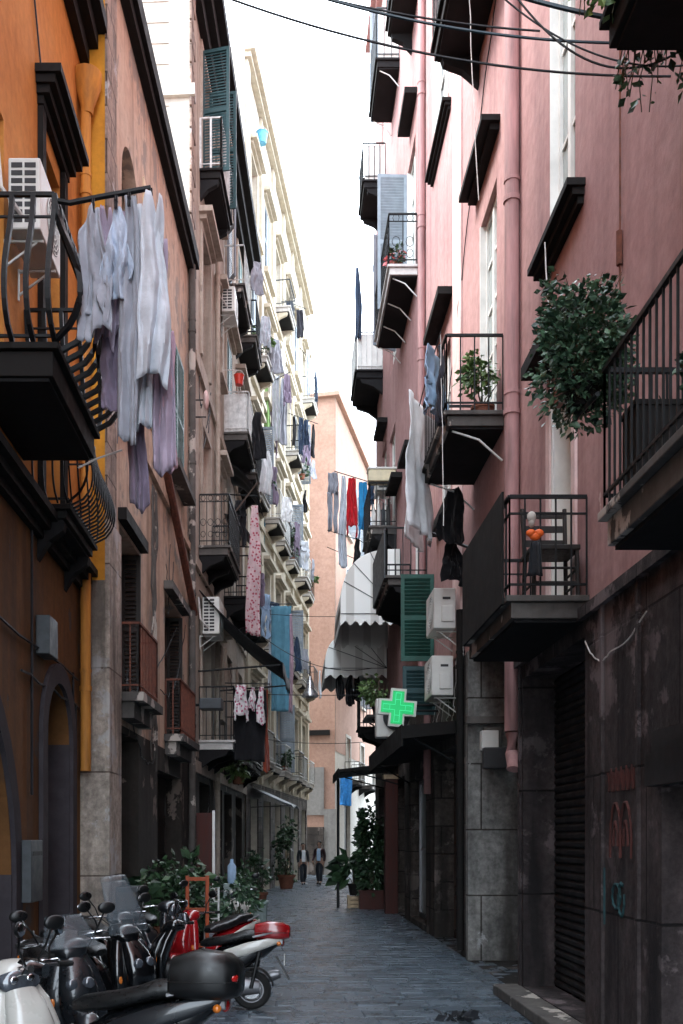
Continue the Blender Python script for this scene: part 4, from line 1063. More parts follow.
mb = MB(); fbox(mb, F5, 49.93, 49.997, -.55, .05, 0, 3.3); fbox(mb, F5, 49.93, 49.997, -9, -.552, 3.0, 5.4); mb.build('render_band', M['slabpale'], B5)
mb = MB(); fbox(mb, F5, 49.88, 49.997, -1.6, -.56, 0, 2.4); mb.build('plinth', M['brownstone'], B5)
mb = MB(); fbox(mb, F5, 49.75, 76, -9, .25, 23.9, 24.1); mb.build('cornice', M['peach'], B5)
mb = MB(); fbox(mb, F5, 49.80, 49.997, -1.6, -.25, 7.0, 7.25); mb.build('ledge', M['gutter'], B5)
for o in op5:
    if o[2] == 0: door(F5, B5, o, .2, 'woodframe'); continue
    w_ = window(F5, B5, o, .15, 'whitewood', 'glass', cross=2); surround(F5, B5, o, 'whitewall', .16, .06, sill=True)
    if o[0] < 58: balcony(F5, B5, o[0]-.4, o[1]+.5, o[2]-.02, .8, 1.0, .2, 'bars', 'slabedge', 'iron', 2, gap=.2) if o[2] < 6 else shutters(F5, w_, o, 'greyblue', (90, 90))

# =================================================================== RIGHT: pink house
FR = Facade(2.7, 4, 0, -1)
BR = thing('pink_house', 'tall pink house with a soot and shade darkened stone ground floor lining the right side', 'house', (2.7, 14, 0))
W = dict(top=(9.3, 10.15, 7.72, 10.6), door1=(9.35, 10.1, 3.92, 6.1, .30), door2=(12.75, 13.8, 7.03, 10.2), w3=(16.5, 18.0, 13.85, 16.5), w4=(16.3, 17.6, 7.3, 10.0),
         d3=(12.6, 13.7, 12.75, 15.6), d4=(20.7, 22.0, 13.4, 16.4), d5=(20.0, 21.2, 6.76, 9.4), d6=(24.5, 25.8, 9.34, 12), d7=(27.8, 29.0, 14.6, 17), d8=(26.9, 28, 19.4, 22), d9=(24, 25.1, 20.1, 22.6), d10=(19.3, 20.9, 19.2, 22),
         w5=(9.3, 10.1, 12.2, 15), w6=(24.3, 25.6, 13.6, 16.3), w7=(26.6, 27.8, 10.0, 12.4), near=(4.4, 5.6, 3.8, 6.2), near2=(4.4, 5.6, 6.8, 9.4))
opu = list(W.values())
mb = MB(); wall_front(mb, FR, -5, 11.4, 3.78, 25.4, opu, reveal=.16); wall_front(mb, FR, 11.4, 29.7, 4.5, 25.4, opu, reveal=.16); hull(mb, FR, -5, 29.7, 0, 25.4, 8); mb.build('wall', M['pink'], BR, fix=False)
opg = [(8.85, 11.15, 0.12, 3.55, .36), (5.0, 7.05, 0, 2.12, .3)]
mb = MB(); wall_front(mb, FR, -5, 11.4, 0, 3.80, opg, v=.045); mb.quad(FR.p(11.4, .045, 0), FR.p(11.4, -.7, 0), FR.p(11.4, -.7, 4.5), FR.p(11.4, .045, 4.5))
fbox(mb, FR, 2.0, 11.39, .0, .047, 3.79, 3.802); mb.build('stone_base', M['darkstone'], BR, fix=False)
opg2 = [(11.4, 14.6, 0, 4.48, .7), (15.2, 17.9, 0, 3.25, .35), (19.0, 21.4, .12, 3.0, .25), (22.4, 24.0, 0, 3.2, .3), (26.5, 28.6, 0, 3.2, .3)]
mb = MB(); wall_front(mb, FR, 11.4, 29.7, 0, 4.5, opg2, v=.02); mb.build('stone_base', M['brownstone'], BR, fix=False)
mb = MB(); fbox(mb, FR, 14.42, 14.60, -.69, .06, 0, 4.48); mb.build('stone_pier', M['greystone'], BR)
mb = MB(); fbox(mb, FR, 14.30, 14.418, -.69, .10, 3.42, 3.52); fbox(mb, FR, 14.30, 14.418, -.4, -.15, 3.0, 3.36); mb.build('ledge', M['slabedge'], BR)
door(FR, BR, (11.45, 14.4, 0, 4.4), .66, 'woodframe', 4)
roller(FR, BR, opg[0], .33); roller(FR, BR, opg[1], .24)
door(FR, BR, opg2[1], .33, 'oldwood', 4); window(FR, BR, opg2[2], .2, 'alloy', 'paleglass', 'door', 1, 1); door(FR, BR, opg2[3], .28, 'woodframe'); door(FR, BR, opg2[4], .28, 'oldwood')
mb = MB(); fbox(mb, FR, 4.9, 7.12, .05, .14, 2.13, 2.36); fbox(mb, FR, 4.9, 7.12, .05, .09, 2.362, 2.52); mb.build('shutter_lintel', M['roller'], BR)
mb = MB(); fbox(mb, FR, 8.5, 11.35, .05, .34, .0, .12); mb.build('door_step', M['slabedge'], BR, bevel=.015)
mb = MB()
for d, wd in ((8.30, .05), (7.45, .05), (11.2, .08)): fbox(mb, FR, d, d+wd, .047, .075, .0, 3.74)
fbox(mb, FR, 2, 11.38, .047, .10, 3.70, 3.80); mb.build('stone_trim', M['darkstone'], BR)
# graffiti
def scrawl(strokes, mat):
    mb = MB()
    for st in strokes: mb.tube([FR.p(d, .0475, z) for d, z in st], .014, 5)
    return mb.build('graffiti', M[mat], BR)
M['paintred'] = plain('faded red spray paint', (.085, .028, .024), .9, 0, .5, 9); M['paintteal'] = plain('faded teal spray paint', (.018, .062, .068), .9, 0, .5, 9)
A = lambda c, r1, r2, a0, a1, n=9: [(c[0]-r1*math.cos(R(a0+(a1-a0)*k/n)), c[1]+r2*math.sin(R(a0+(a1-a0)*k/n))) for k in range(n+1)]
scrawl([A((8.02, 1.72), .13, .33, -20, 200), A((8.02, 1.70), .05, .2, 0, 180), A((7.78, 1.72), .13, .33, -20, 200), A((7.78, 1.7), .05, .2, 0, 180)], 'paintred')
scrawl([[(8.2-.12*k, 2.30), (8.18-.12*k, 2.15), (8.12-.12*k, 2.32), (8.09-.12*k, 2.14)] for k in range(6)], 'paintred')
scrawl([[(8.3, 1.52), (8.3, 1.05)], A((8.0, 1.3), .10, .10, -40, 300), A((7.88, 1.28), .07, .13, 60, 380)], 'paintteal')
# windows of the pink house
w_ = window(FR, BR, W['top'], .10, 'whitewood', 'paleglass', cross=2); ledge(FR, BR, 9.06, 10.36, 7.5, .17, .2, 'gutter', 'sill', 3)
door(FR, BR, W['door1'], .27, 'creamdoor', 3); ledge(FR, BR, 9.05, 10.35, 6.5, .26, .13, 'gutter', 'lintel')
mb = MB(); fbox(mb, FR, 9.22, 9.345, .003, .03, 3.93, 6.25); fbox(mb, FR, 10.105, 10.25, .003, .03, 3.93, 6.25); mb.build('window_surround', M['pinkpale'], BR)
window(FR, BR, W['door2'], .10, 'whitewood', 'paleglass', cross=4); ledge(FR, BR, 12.65, 14.05, 10.7, .24, .15, 'gutter', 'lintel', 2)
window(FR, BR, W['d3'], .1, 'whitewood', 'glass'); window(FR, BR, W['w3'], .1, 'whitewood', 'glass'); ledge(FR, BR, 16.3, 18.2, 13.65, .15, .16, 'gutter', 'sill', 3)
window(FR, BR, W['w4'], .1, 'whitewood', 'glass'); ledge(FR, BR, 16.1, 17.8, 10.55, .24, .12, 'gutter', 'lintel'); ledge(FR, BR, 16.1, 17.8, 7.14, .12, .14, 'gutter', 'sill')
for k, (mat, sh) in dict(d4=('whitewood', (None, 88)), d5=('whitewood', None), d6=('whitewood', None), d7=('whitewood', None), d8=('whitewood', None), d9=('whitewood', (None, 90)), d10=('whitewood', None), w5=('whitewood', None), w6=('whitewood', (120, None)), w7=('whitewood', None), near=('woodframe', None), near2=('woodframe', None)).items():
    w_ = window(FR, BR, W[k], .1, mat, 'glass' if k[0] == 'n' else 'paleglass', cross=3)
    if sh: shutters(FR, w_, W[k], 'greyblue', sh)
for d, z in ((20.4, 9.8), (23.0, 10.1), (26.3, 12.75), (20.4, 17.0), (24.0, 16.7), (26.6, 17.6), (22.6, 7.2)): ledge(FR, BR, d, d+1.3, z, .26, .12, 'gutter', 'lintel')
mb = MB(); fbox(mb, FR, 15.2, 15.95, .003, .03, 4.6, 25.3); mb.build('plaster_strip', M['pinkpale'], BR)
ledge(FR, BR, -5, 29.72, 25.1, .3, .3, 'pink', 'cornice', 2)
# balconies of the pink house
s = balcony(FR, BR, 3.0, 6.28, 3.8, .74, .90, .22, 'bars', 'slabedge', 'iron', 0, gap=.095, br=.009)
s = balcony(FR, BR, 8.85, 10.95, 3.92, .74, .90, .20, 'two', 'slabedge', 'iron', 0, gap=.135, br=.010)
mb = MB(); fbox(mb, FR, 8.93, 10.9, .745, .765, 3.86, 4.86); mb.build('screen_panel', M['gutter'], s)
s = balcony(FR, BR, 12.27, 14.35, 7.03, .75, .95, .18, 'bars', 'slabedge', 'iron', 2, gap=.15, br=.011, bmat='bar')
s = balcony(FR, BR, 3.0, 6.25, 6.86, .74, .95, .2, 'bars', 'slab', 'iron', 0, gap=.12)
s = balcony(FR, BR, 12.0, 14.05, 12.85, .66, 1.0, .2, 'bars', 'gutter', 'iron', 2, gap=.14)
s = balcony(FR, BR, 20.3, 23.4, 13.45, .62, 1.05, .2, 'ornate', 'marble', 'iron', 4, gap=.19, bmat='bar')
s = balcony(FR, BR, 26.7, 28.2, 19.4, .64, 1.0, .2, 'bars', 'slab', 'iron', 2, gap=.14, board='whitewood', boardparts=('near',))
s = balcony(FR, BR, 23.5, 25.4, 20.15, .58, 1.2, .2, 'bars', 'slab', 'greyiron', 2, gap=.14, bmat='bar', board='whitewood', boardparts=('near',))
s = balcony(FR, BR, 18.9, 21.4, 19.1, .56, 1.0, .2, 'bars', 'slab', 'iron', 2, gap=.14)
s = balcony(FR, BR, 27.5, 29.4, 14.7, .78, 1.05, .22, 'bars', 'slab', 'paleiron', 2, gap=.14, board='whitewood', boardparts=('near', 'front'))
s = balcony(FR, BR, 24.1, 26.2, 9.34, .68, 1.05, .2, 'bars', 'slabedge', 'iron', 3, gap=.15)
s = balcony(FR, BR, 18.9, 21.5, 6.76, .80, .92, .18, 'bars', 'slabedge', 'iron', 2, gap=.13)
mb = MB(); fbox(mb, FR, 18.95, 21.45, .80, .82, 6.72, 7.66); mb.build('screen_panel', M['greyiron'], s)
s = balcony(FR, BR, 26.4, 27.5, 4.75, .75, .95, .18, 'bars', 'slab', 'iron', 2, gap=.15)
pipe(BR, [FR.p(11.5, .09, 3.0), FR.p(11.5, .09, 25)], .085, 'pinkpipe', 9)
pipe(BR, [FR.p(11.5, .09, 2.98), FR.p(11.49, .09, 2.75), FR.p(11.35, .10, 2.6), FR.p(11.33, .11, 2.55)], .08, 'pinkpipe')
pipe(BR, [FR.p(19.2, .08, 4.6), FR.p(19.2, .08, 25)], .07, 'pinkpipe', 8)
pipe(BR, [FR.p(18.4, .08, 2.6), FR.p(18.4, .08, 4.4)], .07, 'pinkpipe', 3)
pipe(BR, [FR.p(15.0, .07, .1), FR.p(15.0, .07, 5.2)], .06, 'gutter', 3)
mb = MB(); mb.tube([FR.p(8.0, .02, z) for z in (5.4, 6.5, 7.6, 9, 10.5)], .009, 4); mb.tube([FR.p(8.0, .025, 6.35), FR.p(8.0, .025, 6.62)], .026, 6)
mb.build('conduit', M['rust'], BR)
for a_, b_, sg, n_, jt, sd, rr_ in (((12.4, .02, 12.6), (14.9, .02, 10.6), -.15, 12, .03, 4, .01), ((14.9, .02, 10.6), (17, .02, 8.4), .12, 12, .04, 5, .01), ((8.8, .06, 3.5), (8.1, .06, 3.28), .12, 14, .01, 6, .006), ((8.1, .06, 3.28), (7.3, .06, 3.42), .05, 8, .01, 7, .006)):
    mb = MB(); mb.tube(wander(FR.p(*a_), FR.p(*b_), sg, n_, jt, sd), rr_, 4); mb.build('wire', M['whitecable'] if sd > 5 else M['cable'], BR)
for k in range(6): mb = MB(); mb.tube(wander(FR.p(14.9+k*.5, .05, 4.7-.1*k), FR.p(15.3+k*.6, .05, 3.6), .1, 10, .06, 20+k), .007, 4); mb.build('wire', M['whitecable'], BR)
for a_, b_, sd, rr_ in (((9.62, .2, 7.5), (9.62, .1, 5.0), 9, .007), ((12.35, .78, 8.0), (12.25, .76, 5.6), 10, .006), ((12.3, .5, 13.5), (12.9, .2, 10), 11, .007)):
    mb = MB(); mb.tube(wander(FR.p(*a_), FR.p(*b_), 0, 10, .03, sd), rr_, 4); mb.build('cord', M['whitecable'], BR)
# white painted far jambs
for o in (W['door1'], W['top'], W['door2'], W['d4'], W['w3'], W['d3']):
    mb = MB(); fbox(mb, FR, o[1]-.03, o[1]-.002, -.26 if len(o) > 4 else -.095, .012, o[2]+.01, o[3]-.005); mb.build('jamb', M['whitewood'], BR)
# big green louvred shutters folded out beside the shop
shutters(FR, BR, (18.0, 19.2, 4.95, 6.55), 'green', (90, None)); shutters(FR, BR, (17.75, 18.95, 3.95, 4.85), 'teal', (92, None))

FR2 = Facade(3.5, 29.9, .16, -1)
BR2 = thing('far_house', 'dim house beyond the pink one where the alley bends right', 'house', (4, 40, 0))
mb = MB(); o = [(32+4*k, 33.2+4*k, z, z+2.4) for k in range(5) for z in (4.5, 8.5, 12.5)]; wall_front(mb, FR2, 29.9, 56, 0, 16, o); hull(mb, FR2, 29.9, 56, 0, 16, 6); mb.build('wall', M['cream'], BR2, fix=False)
for q in o: window(FR2, BR2, q, .2, 'whitewood', 'glass')
# =================================================================== loose things on the right
def awning_striped(label, d0, d1, ztop, drop, proj, n=9):
    t = thing('striped_awning', label, 'awning', FR.p(d0, 0, ztop-drop), 0, 'white scalloped awnings')
    M.setdefault('awnstripe', None)
    mb = MB(); N = 14
    def prof(a): return (proj*math.sin(a)**.72, ztop-drop+.15+(drop-.15)*max(0.0, math.cos(a))**.72)
    K = 24
    def top(u, v):
        x, z = prof(math.pi/2*v); return FR.p(d0+(d1-d0)*u, .03+x, z)
    mb.grid(top, K, N); cl = mb.build('canvas', M['awncloth'], t, smooth=True, solid=.012, fix=False)
    for d in (d0, d1):
        g = MB()
        for k in range(N):
            a, b = prof(math.pi/2*k/N), prof(math.pi/2*(k+1)/N)
            g.add([FR.p(d, .03, ztop-drop+.15), FR.p(d, .03+a[0], a[1]), FR.p(d, .03+b[0], b[1])], [(0, 1, 2)])
        g.build('side_canvas', M['awncloth'], t, fix=False, solid=.01)
    v = MB()
    for p in range(3):
        if p == 0: f = lambda u, w: FR.p(d0+(d1-d0)*u, .03+proj+.004, ztop-drop+.15-w*(.22+.05*math.cos(u*2*math.pi*n)))
        else: f = lambda u, w, p=p: FR.p(d0 if p == 1 else d1, .03+proj*u, ztop-drop+.15-w*(.22+.05*math.cos(u*2*math.pi*6)))
        v.grid(f, 60, 2)
    v.build('valance', M['awncloth'], t, fix=False, solid=.008)
    f = MB()
    for k in range(5):
        a = math.pi/2*k/4; x, z = prof(a); f.tube([FR.p(d0-.012, .03, ztop-drop+.15), FR.p(d0-.012, .03+x, z)], .010, 4)
    f.build('frame', M['greyiron'], t); return t
def awncloth():
    m, n, b = newmat('white striped awning canvas')
    g_ = n.nodes.new('ShaderNodeNewGeometry'); s_ = n.nodes.new('ShaderNodeSeparateXYZ'); n.links.new(g_.outputs['Position'], s_.inputs[0])
    ad = n.nodes.new('ShaderNodeMath'); ad.operation = 'ADD'; n.links.new(s_.outputs['X'], ad.inputs[0]); n.links.new(s_.outputs['Y'], ad.inputs[1])
    ml = n.nodes.new('ShaderNodeMath'); ml.operation = 'MULTIPLY'; ml.inputs[1].default_value = 11.0; n.links.new(ad.outputs[0], ml.inputs[0])
    sn = n.nodes.new('ShaderNodeMath'); sn.operation = 'SINE'; n.links.new(ml.outputs[0], sn.inputs[0])
    n.links.new(ramp(n, sn.outputs[0], (.84, .84, .80), (.62, .61, .57), .4, .6).outputs['Color'], b.inputs['Base Color']); b.inputs['Roughness'].default_value = .9
    return m
M['awncloth'] = awncloth()
awning_striped('upper white striped scalloped awning bulging above the alley', 23.2, 26.0, 8.5, 1.65, 1.38)
awning_striped('lower small white striped scalloped awning under the bigger one', 26.2, 28.6, 7.35, 1.25, 1.62)

# pharmacy cross, its sign plate and fan unit
t = thing('pharmacy_cross', 'glowing green pharmacy cross sign above the street', 'sign', tuple(at(397, 708, 17.4)))
def cross(sz, arm, y0, y1, mb):
    o = [(-arm, sz), (arm, sz), (arm, arm), (sz, arm), (sz, -arm), (arm, -arm), (arm, -sz), (-arm, -sz), (-arm, -arm), (-sz, -arm), (-sz, arm), (-arm, arm)]
    mb.add([(x, y0, z) for x, z in o]+[(x, y1, z) for x, z in o], [tuple(range(12)), tuple(range(23, 11, -1))]+[(i, (i+1) % 12, (i+1) % 12+12, i+12) for i in range(12)])
mb = MB(); cross(.33, .135, -.07, .07, mb); mb.v = [(x*math.cos(.09)+z*math.sin(.09), y, z*math.cos(.09)-x*math.sin(.09)) for x, y, z in mb.v]; f = mb.build('housing', M['acwhite'], t, world=False)
mb = MB(); cross(.285, .10, -.082, -.071, mb); mb.v = [(x*math.cos(.09)+z*math.sin(.09), y, z*math.cos(.09)-x*math.sin(.09)) for x, y, z in mb.v]; mb.build('light_face', M['greenglow'], f, world=False)
mb = MB(); M['greendim'] = emit('dim green tube', (.10, .85, .42), .075)
for s_ in (.055, .17):
    o_ = [(-.045, s_+.08), (.045, s_+.08), (.045, .045), (s_+.08, .045), (s_+.08, -.045), (.045, -.045), (.045, -s_-.08), (-.045, -s_-.08), (-.045, -.045), (-s_-.08, -.045), (-s_-.08, .045), (-.045, .045), (-.045, s_+.08)]
    mb.tube([(x*math.cos(.09)+z*math.sin(.09), -.086, z*math.cos(.09)-x*math.sin(.09)) for x, z in o_], .007, 4)
mb.build('light_tube', M['greendim'], f, world=False)
for z in (.05, -.05): mb = MB(); mb.tube([(.3, .0, z), (2.7-(397-VX)*.0174, 0, z)], .022, 6); mb.build('bracket', M['iron'], t, world=False)
t = thing('air_conditioner', 'white fan unit with round grille behind the green cross', 'air conditioner', tuple(at(392, 738, 18.2)), 0, 'air conditioner units on the walls')
mb = MB(); mb.box((-.30, -.14, 0), (.30, .14, .70)); mb.build('casing', M['acwhite'], t, world=False, bevel=.02)
mb = MB(); mb.lathe([(0, -.146), (.235, -.146), (.235, -.143), (0, -.143)], (.06, 0, .36), 28, 'y'); fo = mb.build('fan_opening', M['acdark'], t, world=False)
mb = MB()
for rr in (.06, .12, .18, .235): mb.tube([(.06+rr*math.cos(2*math.pi*k/24), -.152, .36+rr*math.sin(2*math.pi*k/24)) for k in range(25)], .006, 4)
for k in range(9): a = math.pi*k/9; mb.tube([(.06-.23*math.cos(a), -.152, .36-.23*math.sin(a)), (.06+.23*math.cos(a), -.152, .36+.23*math.sin(a))], .004, 3)
mb.build('fan_grille', M['greyiron'], t, world=False)

def flat_canopy(name, label, d0, d1, v1, z, t_, mat, slope=.0, posts=(), cat='canopy', lip=.12):
    t = thing(name, label, cat, FR.p(d0, 0, z))
    mb = MB(); mb.box((d0, .03, 0), (d1, v1, t_), lambda a, b, c: FR.p(a, b, z+c-slope*b)); mb.build('roof_panel', M[mat], t)
    mb = MB(); mb.box((d0-.01, v1+.002, -lip), (d1+.01, v1+.03, t_+.02), lambda a, b, c: FR.p(a, b, z+c-slope*b)); mb.build('fascia', M['gutter'], t)
    for (d, v) in posts: mb = MB(); mb.tube([FR.p(d, v, 0), FR.p(d, v, z-slope*v)], .04, 8); mb.build('post', M['iron'], t)
    for d in (d0+.1, d1-.1): mb = MB(); mb.tube([FR.p(d, .02, z-.45), FR.p(d, v1*.8, z-slope*v1*.8)], .018, 5); mb.build('strut', M['iron'], t)
    return t
flat_canopy('shop_canopy', 'black flat canopy over the shop below the green cross', 15.6, 21.6, .86, 3.42, .2, 'gutter', .1)
flat_canopy('shelter_roof', 'low dark lean-to roof on a post above the plants', 23.6, 26.2, 1.42, 3.52, .07, 'gutter', .12, [(25.8, 1.33)])
t = thing('red_post', 'dark red boarded post beside the tall plants', 'post', FR.p(23.9, .16, 0)); mb = MB(); mb.box((-.16, -.2, 0), (.14, .2, 3.2)); mb.build('board', M['redwood'], t, world=False, bevel=.01)
mb = MB(); mb.box((-.2, -.24, 3.2), (.18, .24, 3.3)); mb.build('cap', M['cardboard'], t, world=False)
potted('tall_plant', 'tall dark leafy plant in a red planter near the lean-to', (2.22, 25.4, 0), .34, .45, (.33, .42, 1.1), 1300, .16, 41, 'leaf', .95, potmat='redwood', square=True)
potted('palm_plant', 'spiky leaved plant reaching into the alley by the shelter post', (1.80, 25.9, .32), .17, .3, (.34, .3, .38), 130, .34, 43, 'leaf', .9, potmat='gutter')
t = thing('crate', 'beige wooden crate standing on the paving under the spiky plant', 'crate', (1.88, 25.75, 0)); mb = MB()
for k in range(3): mb.box((-.26, -.2, .02+k*.1), (.26, .2, .10+k*.1))
mb.build('slats', M['cardboard'], t, world=False, bevel=.006); mb = MB()
for x in (-.24, .24):
    for y in (-.185, .185): mb.box((x-.03, y-.03, 0), (x+.03, y+.03, .325))
mb.build('corner_post', M['cardboard'], t, world=False)
t = thing('planter_tub', 'pale grey ribbed tub behind the beige crate', 'tub', (2.02, 26.35, 0)); mb = MB(); mb.lathe([(.20, .0), (.24, .9), (.26, .92), (.26, .98), (.22, .98), (.2, .9), (0, .88)], (0, 0, 0), 20); mb.build('tub_wall', M['greyiron'], t, world=False, smooth=True)
mb = MB()
for k in range(16): a = 2*math.pi*k/16; mb.tube([(.203*math.cos(a), .203*math.sin(a), .03), (.24*math.cos(a), .24*math.sin(a), .88)], .012, 4)
mb.build('ribs', M['paleiron'], t, world=False)
ac_unit('upper white wall unit beside the green shutter', (2.7, 15.75, 5.0), R(180), .8, .62, .34, near=0)
ac_unit('lower white wall unit with bent hoses under the other one', (2.7, 15.95, 4.0), R(180), .8, .62, .34, near=0)
ac_unit('boxy white unit standing on the cluttered far pink balcony', (2.66, 25.2, 10.45), R(180), .7, .5, .3, near=1)
# clutter on that balcony
for k, (px, hgt, col, lab) in enumerate(((380, .55, 'whitewood', 'white'), (385, .75, 'acwhite', 'cream'), (389, .6, 'greyiron', 'grey'), (394, .7, 'woodframe', 'brown'))):
    t = thing('bottle', lab+' bottle standing on the cluttered balcony floor', 'bottle', (2.15+.12*k, 24.3, 9.345), 0, 'bottles on the balcony')
    mb = MB(); mb.lathe([(0, 0), (.05, 0), (.055, hgt*.6), (.02, hgt*.8), (.02, hgt), (0, hgt)], (0, 0, 0), 10); mb.build('bottle_body', M[col], t, world=False, smooth=True)
t = thing('storage_box', 'long cream storage box on top of the far balcony railing', 'box', FR.p(24.25, .36, 10.40)); mb = MB(); mb.box((-.33, -.18, 0), (.33, .18, .28)); mb.build('box_body', M['creamdoor'], t, world=False, bevel=.02); mb = MB(); mb.box((-.35, -.2, .282), (.35, .2, .33)); mb.build('lid', M['acwhite'], t, world=False, bevel=.01)

# chair, bow and doll on the first floor balcony
t = thing('wooden_chair', 'dark wooden ladder-back chair on the first floor balcony', 'chair', (2.44, 9.2, 3.922), R(0)); mb = MB()
P = lambda mb, nm, mat, **k: mb.build(nm, M[mat], t, world=False, **k)
for x in (-.2, .2):
    for y, h_ in ((-.19, .45), (.19, .45)):
        mb = MB(); mb.tube([(x, y, 0), (x*.95, y*.95, h_)], .02, 8); P(mb, 'leg', 'woodframe', smooth=True)
    mb = MB(); mb.tube([(x*.95, .18, .45), (x, .25, .95)], .02, 8); P(mb, 'back_post', 'woodframe', smooth=True)
mb = MB(); mb.box((-.22, -.21, .44), (.22, .21, .49)); P(mb, 'seat', 'woodframe', bevel=.01)
for z in (.62, .76, .90): mb = MB(); mb.box((-.19, .19+.15*(z-.45), z-.03), (.19, .21+.15*(z-.45), z+.03)); P(mb, 'back_slat', 'woodframe')
mb = MB()
for z in (.15, .28): mb.tube([(-.2, -.19, z), (.2, -.19, z)], .012, 6); mb.tube([(-.2, -.19, z), (-.2, .19, z)], .012, 6); mb.tube([(.2, -.19, z), (.2, .19, z)], .012, 6)
P(mb, 'stretcher', 'woodframe', smooth=True)
t = thing('hanging_ornament', 'bright orange bow ornament tied to the balcony bars', 'ornament', tuple(at(535, 540, 8.80)))
P = lambda mb, nm, mat, **k: mb.build(nm, M[mat], t, world=False, **k)
mb = MB(); mb.ell((-.035, 0, .06), (.045, .03, .035), 10, 8); mb.ell((.035, 0, .06), (.045, .03, .035), 10, 8); mb.ell((0, 0, .03), (.05, .03, .035), 10, 8); P(mb, 'bow', 'orangefruit', smooth=True)
mb = MB(); mb.ell((-.03, 0, .20), (.042, .035, .052), 12, 8); mb.ell((-.03, .0, .15), (.03, .03, .04), 10, 8); P(mb, 'tuft', 'whitewall', smooth=True)
mb = MB(); mb.grid(lambda u, v: ((u-.5)*(.08+.05*v), -.02+.02*math.sin(u*9), -.02-.30*v), 8, 8); P(mb, 'ribbon', 'clothlilac' if 'clothlilac' in M else 'suit', smooth=True, solid=.008, fix=False)

# plants of the right side
t = potted('hanging_bush', 'big leafy bush hanging from the end of the near right balcony', (1.97, 6.66, 4.62), .12, .18, (.29, .27, .40), 3600, .052, 51, 'leafblue', .40, potmat='gutter', droop=.25)
b = MB(); b.tube([(.0, -.36, -.06), (0, .0, -.02), (0, .2, -.02)], .016, 6); b.build('bracket', M['iron'], t, world=False)
f = MB(); stems(f, (0, 0, .3), (.05, 0, .75), (.3, .2, .35), 8, 9, .007); f.build('shoots', M['stem'], t, world=False); f = MB(); leafcloud(f, (-.02, 0, .74), (.24, .18, .16), 160, .05, 77); f.build('shoot_leaves', M['leafblue'], t, world=False, fix=False)
def trailing(label, base, n, length, size, seed, spread):
    t = thing('trailing_plant', label, 'plant', base); r = random.Random(seed); s = MB(); f = MB(); k = MB(); pot(k, (0, 0, 0), .13, .2); k.build('pot', M['gutter'], t, world=False, smooth=True)
    for i in range(n):
        ex = Vector((r.uniform(-spread, spread), r.uniform(-.15, .1), -length*r.uniform(.4, 1))); m = Vector((ex.x*.7, ex.y*.6-.08, .24)); pts = [Vector((0, 0, .16)), m]+[m.lerp(ex, q/4)+Vector((r.uniform(-.03, .03), 0, 0)) for q in (1, 2, 3, 4)]
        s.tube(pts, .004, 3)
        for q in range(13):
            u = r.uniform(.25, 1)*4.99; a = pts[int(u)]; b_ = pts[min(5, int(u)+1)]; p = a.lerp(b_, u % 1); leafcloud(f, p, (.05, .05, .05), 1, size, seed*100+i*20+q, .5, 0)
    s.build('stems', M['stem'], t, world=False); f.build('foliage', M['leaflight' if seed == 62 else 'leaf'], t, world=False, fix=False)
trailing('trailing plant dangling below the top right balcony into the picture', (2.33, 6.40, 6.95), 18, .62, .06, 61, .24)
trailing('small green plant spilling over the corner of the top right balcony', (1.90, 6.15, 7.0), 9, .26, .07, 62, .10)
potted('potted_plant', 'small shrub in a terracotta pot on the second floor pink balcony', (2.52, 12.75, 7.032), .14, .24, (.28, .22, .42), 330, .09, 65, 'leaflight', .9)
potted('potted_plant', 'grey leaved plant in a dark pot behind the near right railing', (2.55, 6.0, 3.803), .14, .5, (.18, .16, .22), 170, .07, 66, 'leafblue', .8, potmat='gutter')
potted('window_box', 'long dark trough standing behind the near right railing', (2.3, 6.1, 3.803), .2, .55, (.2, .08, .06), 50, .05, 67, 'leaf', .6, potmat='gutter', square=True, cat='planter')
potted('potted_plant', 'light green leafy plant on the balcony under the striped awnings', (2.18, 23.3, 4.6), .15, .25, (.36, .3, .45), 420, .11, 68, 'leaflight', .8, potmat='gutter')
t = thing('planter_shelf', 'narrow iron shelf holding the light green plant', 'shelf', FR.p(23.3, 0, 4.5)); mb = MB(); fbox(mb, FR, 22.7, 23.9, .01, .85, 4.54, 4.6); mb.build('board', M['woodframe'], t); mb = MB()
for d in (22.9, 23.7): mb = MB(); mb.tube([FR.p(d, .02, 4.1), FR.p(d, .7, 4.52)], .02, 5); mb.build('bracket', M['iron'], t)
# red and pink flower pots
potted('potted_plant', 'pot of pink flowers on the ornate grey balcony', (2.3, 20.7, 13.452), .14, .2, (.18, .18, .2), 110, .1, 69, 'leaf', .8, flowers=60)

# flap lamps and camera box on the stone pier, bracket arms
t = thing('junction_box', 'pale junction box with a dark lamp under it on the stone pier', 'box', FR.p(14.3, .02, 3.05)); mb = MB(); fbox(mb, FR, 14.12, 14.29, -.32, -.08, 3.02, 3.3); mb.build('box_body', M['acwhite'], t, bevel=.01); mb = MB(); fbox(mb, FR, 14.0, 14.12, -.42, -.08, 2.75, 3.05); mb.build('lamp', M['acdark'], t, bevel=.02)

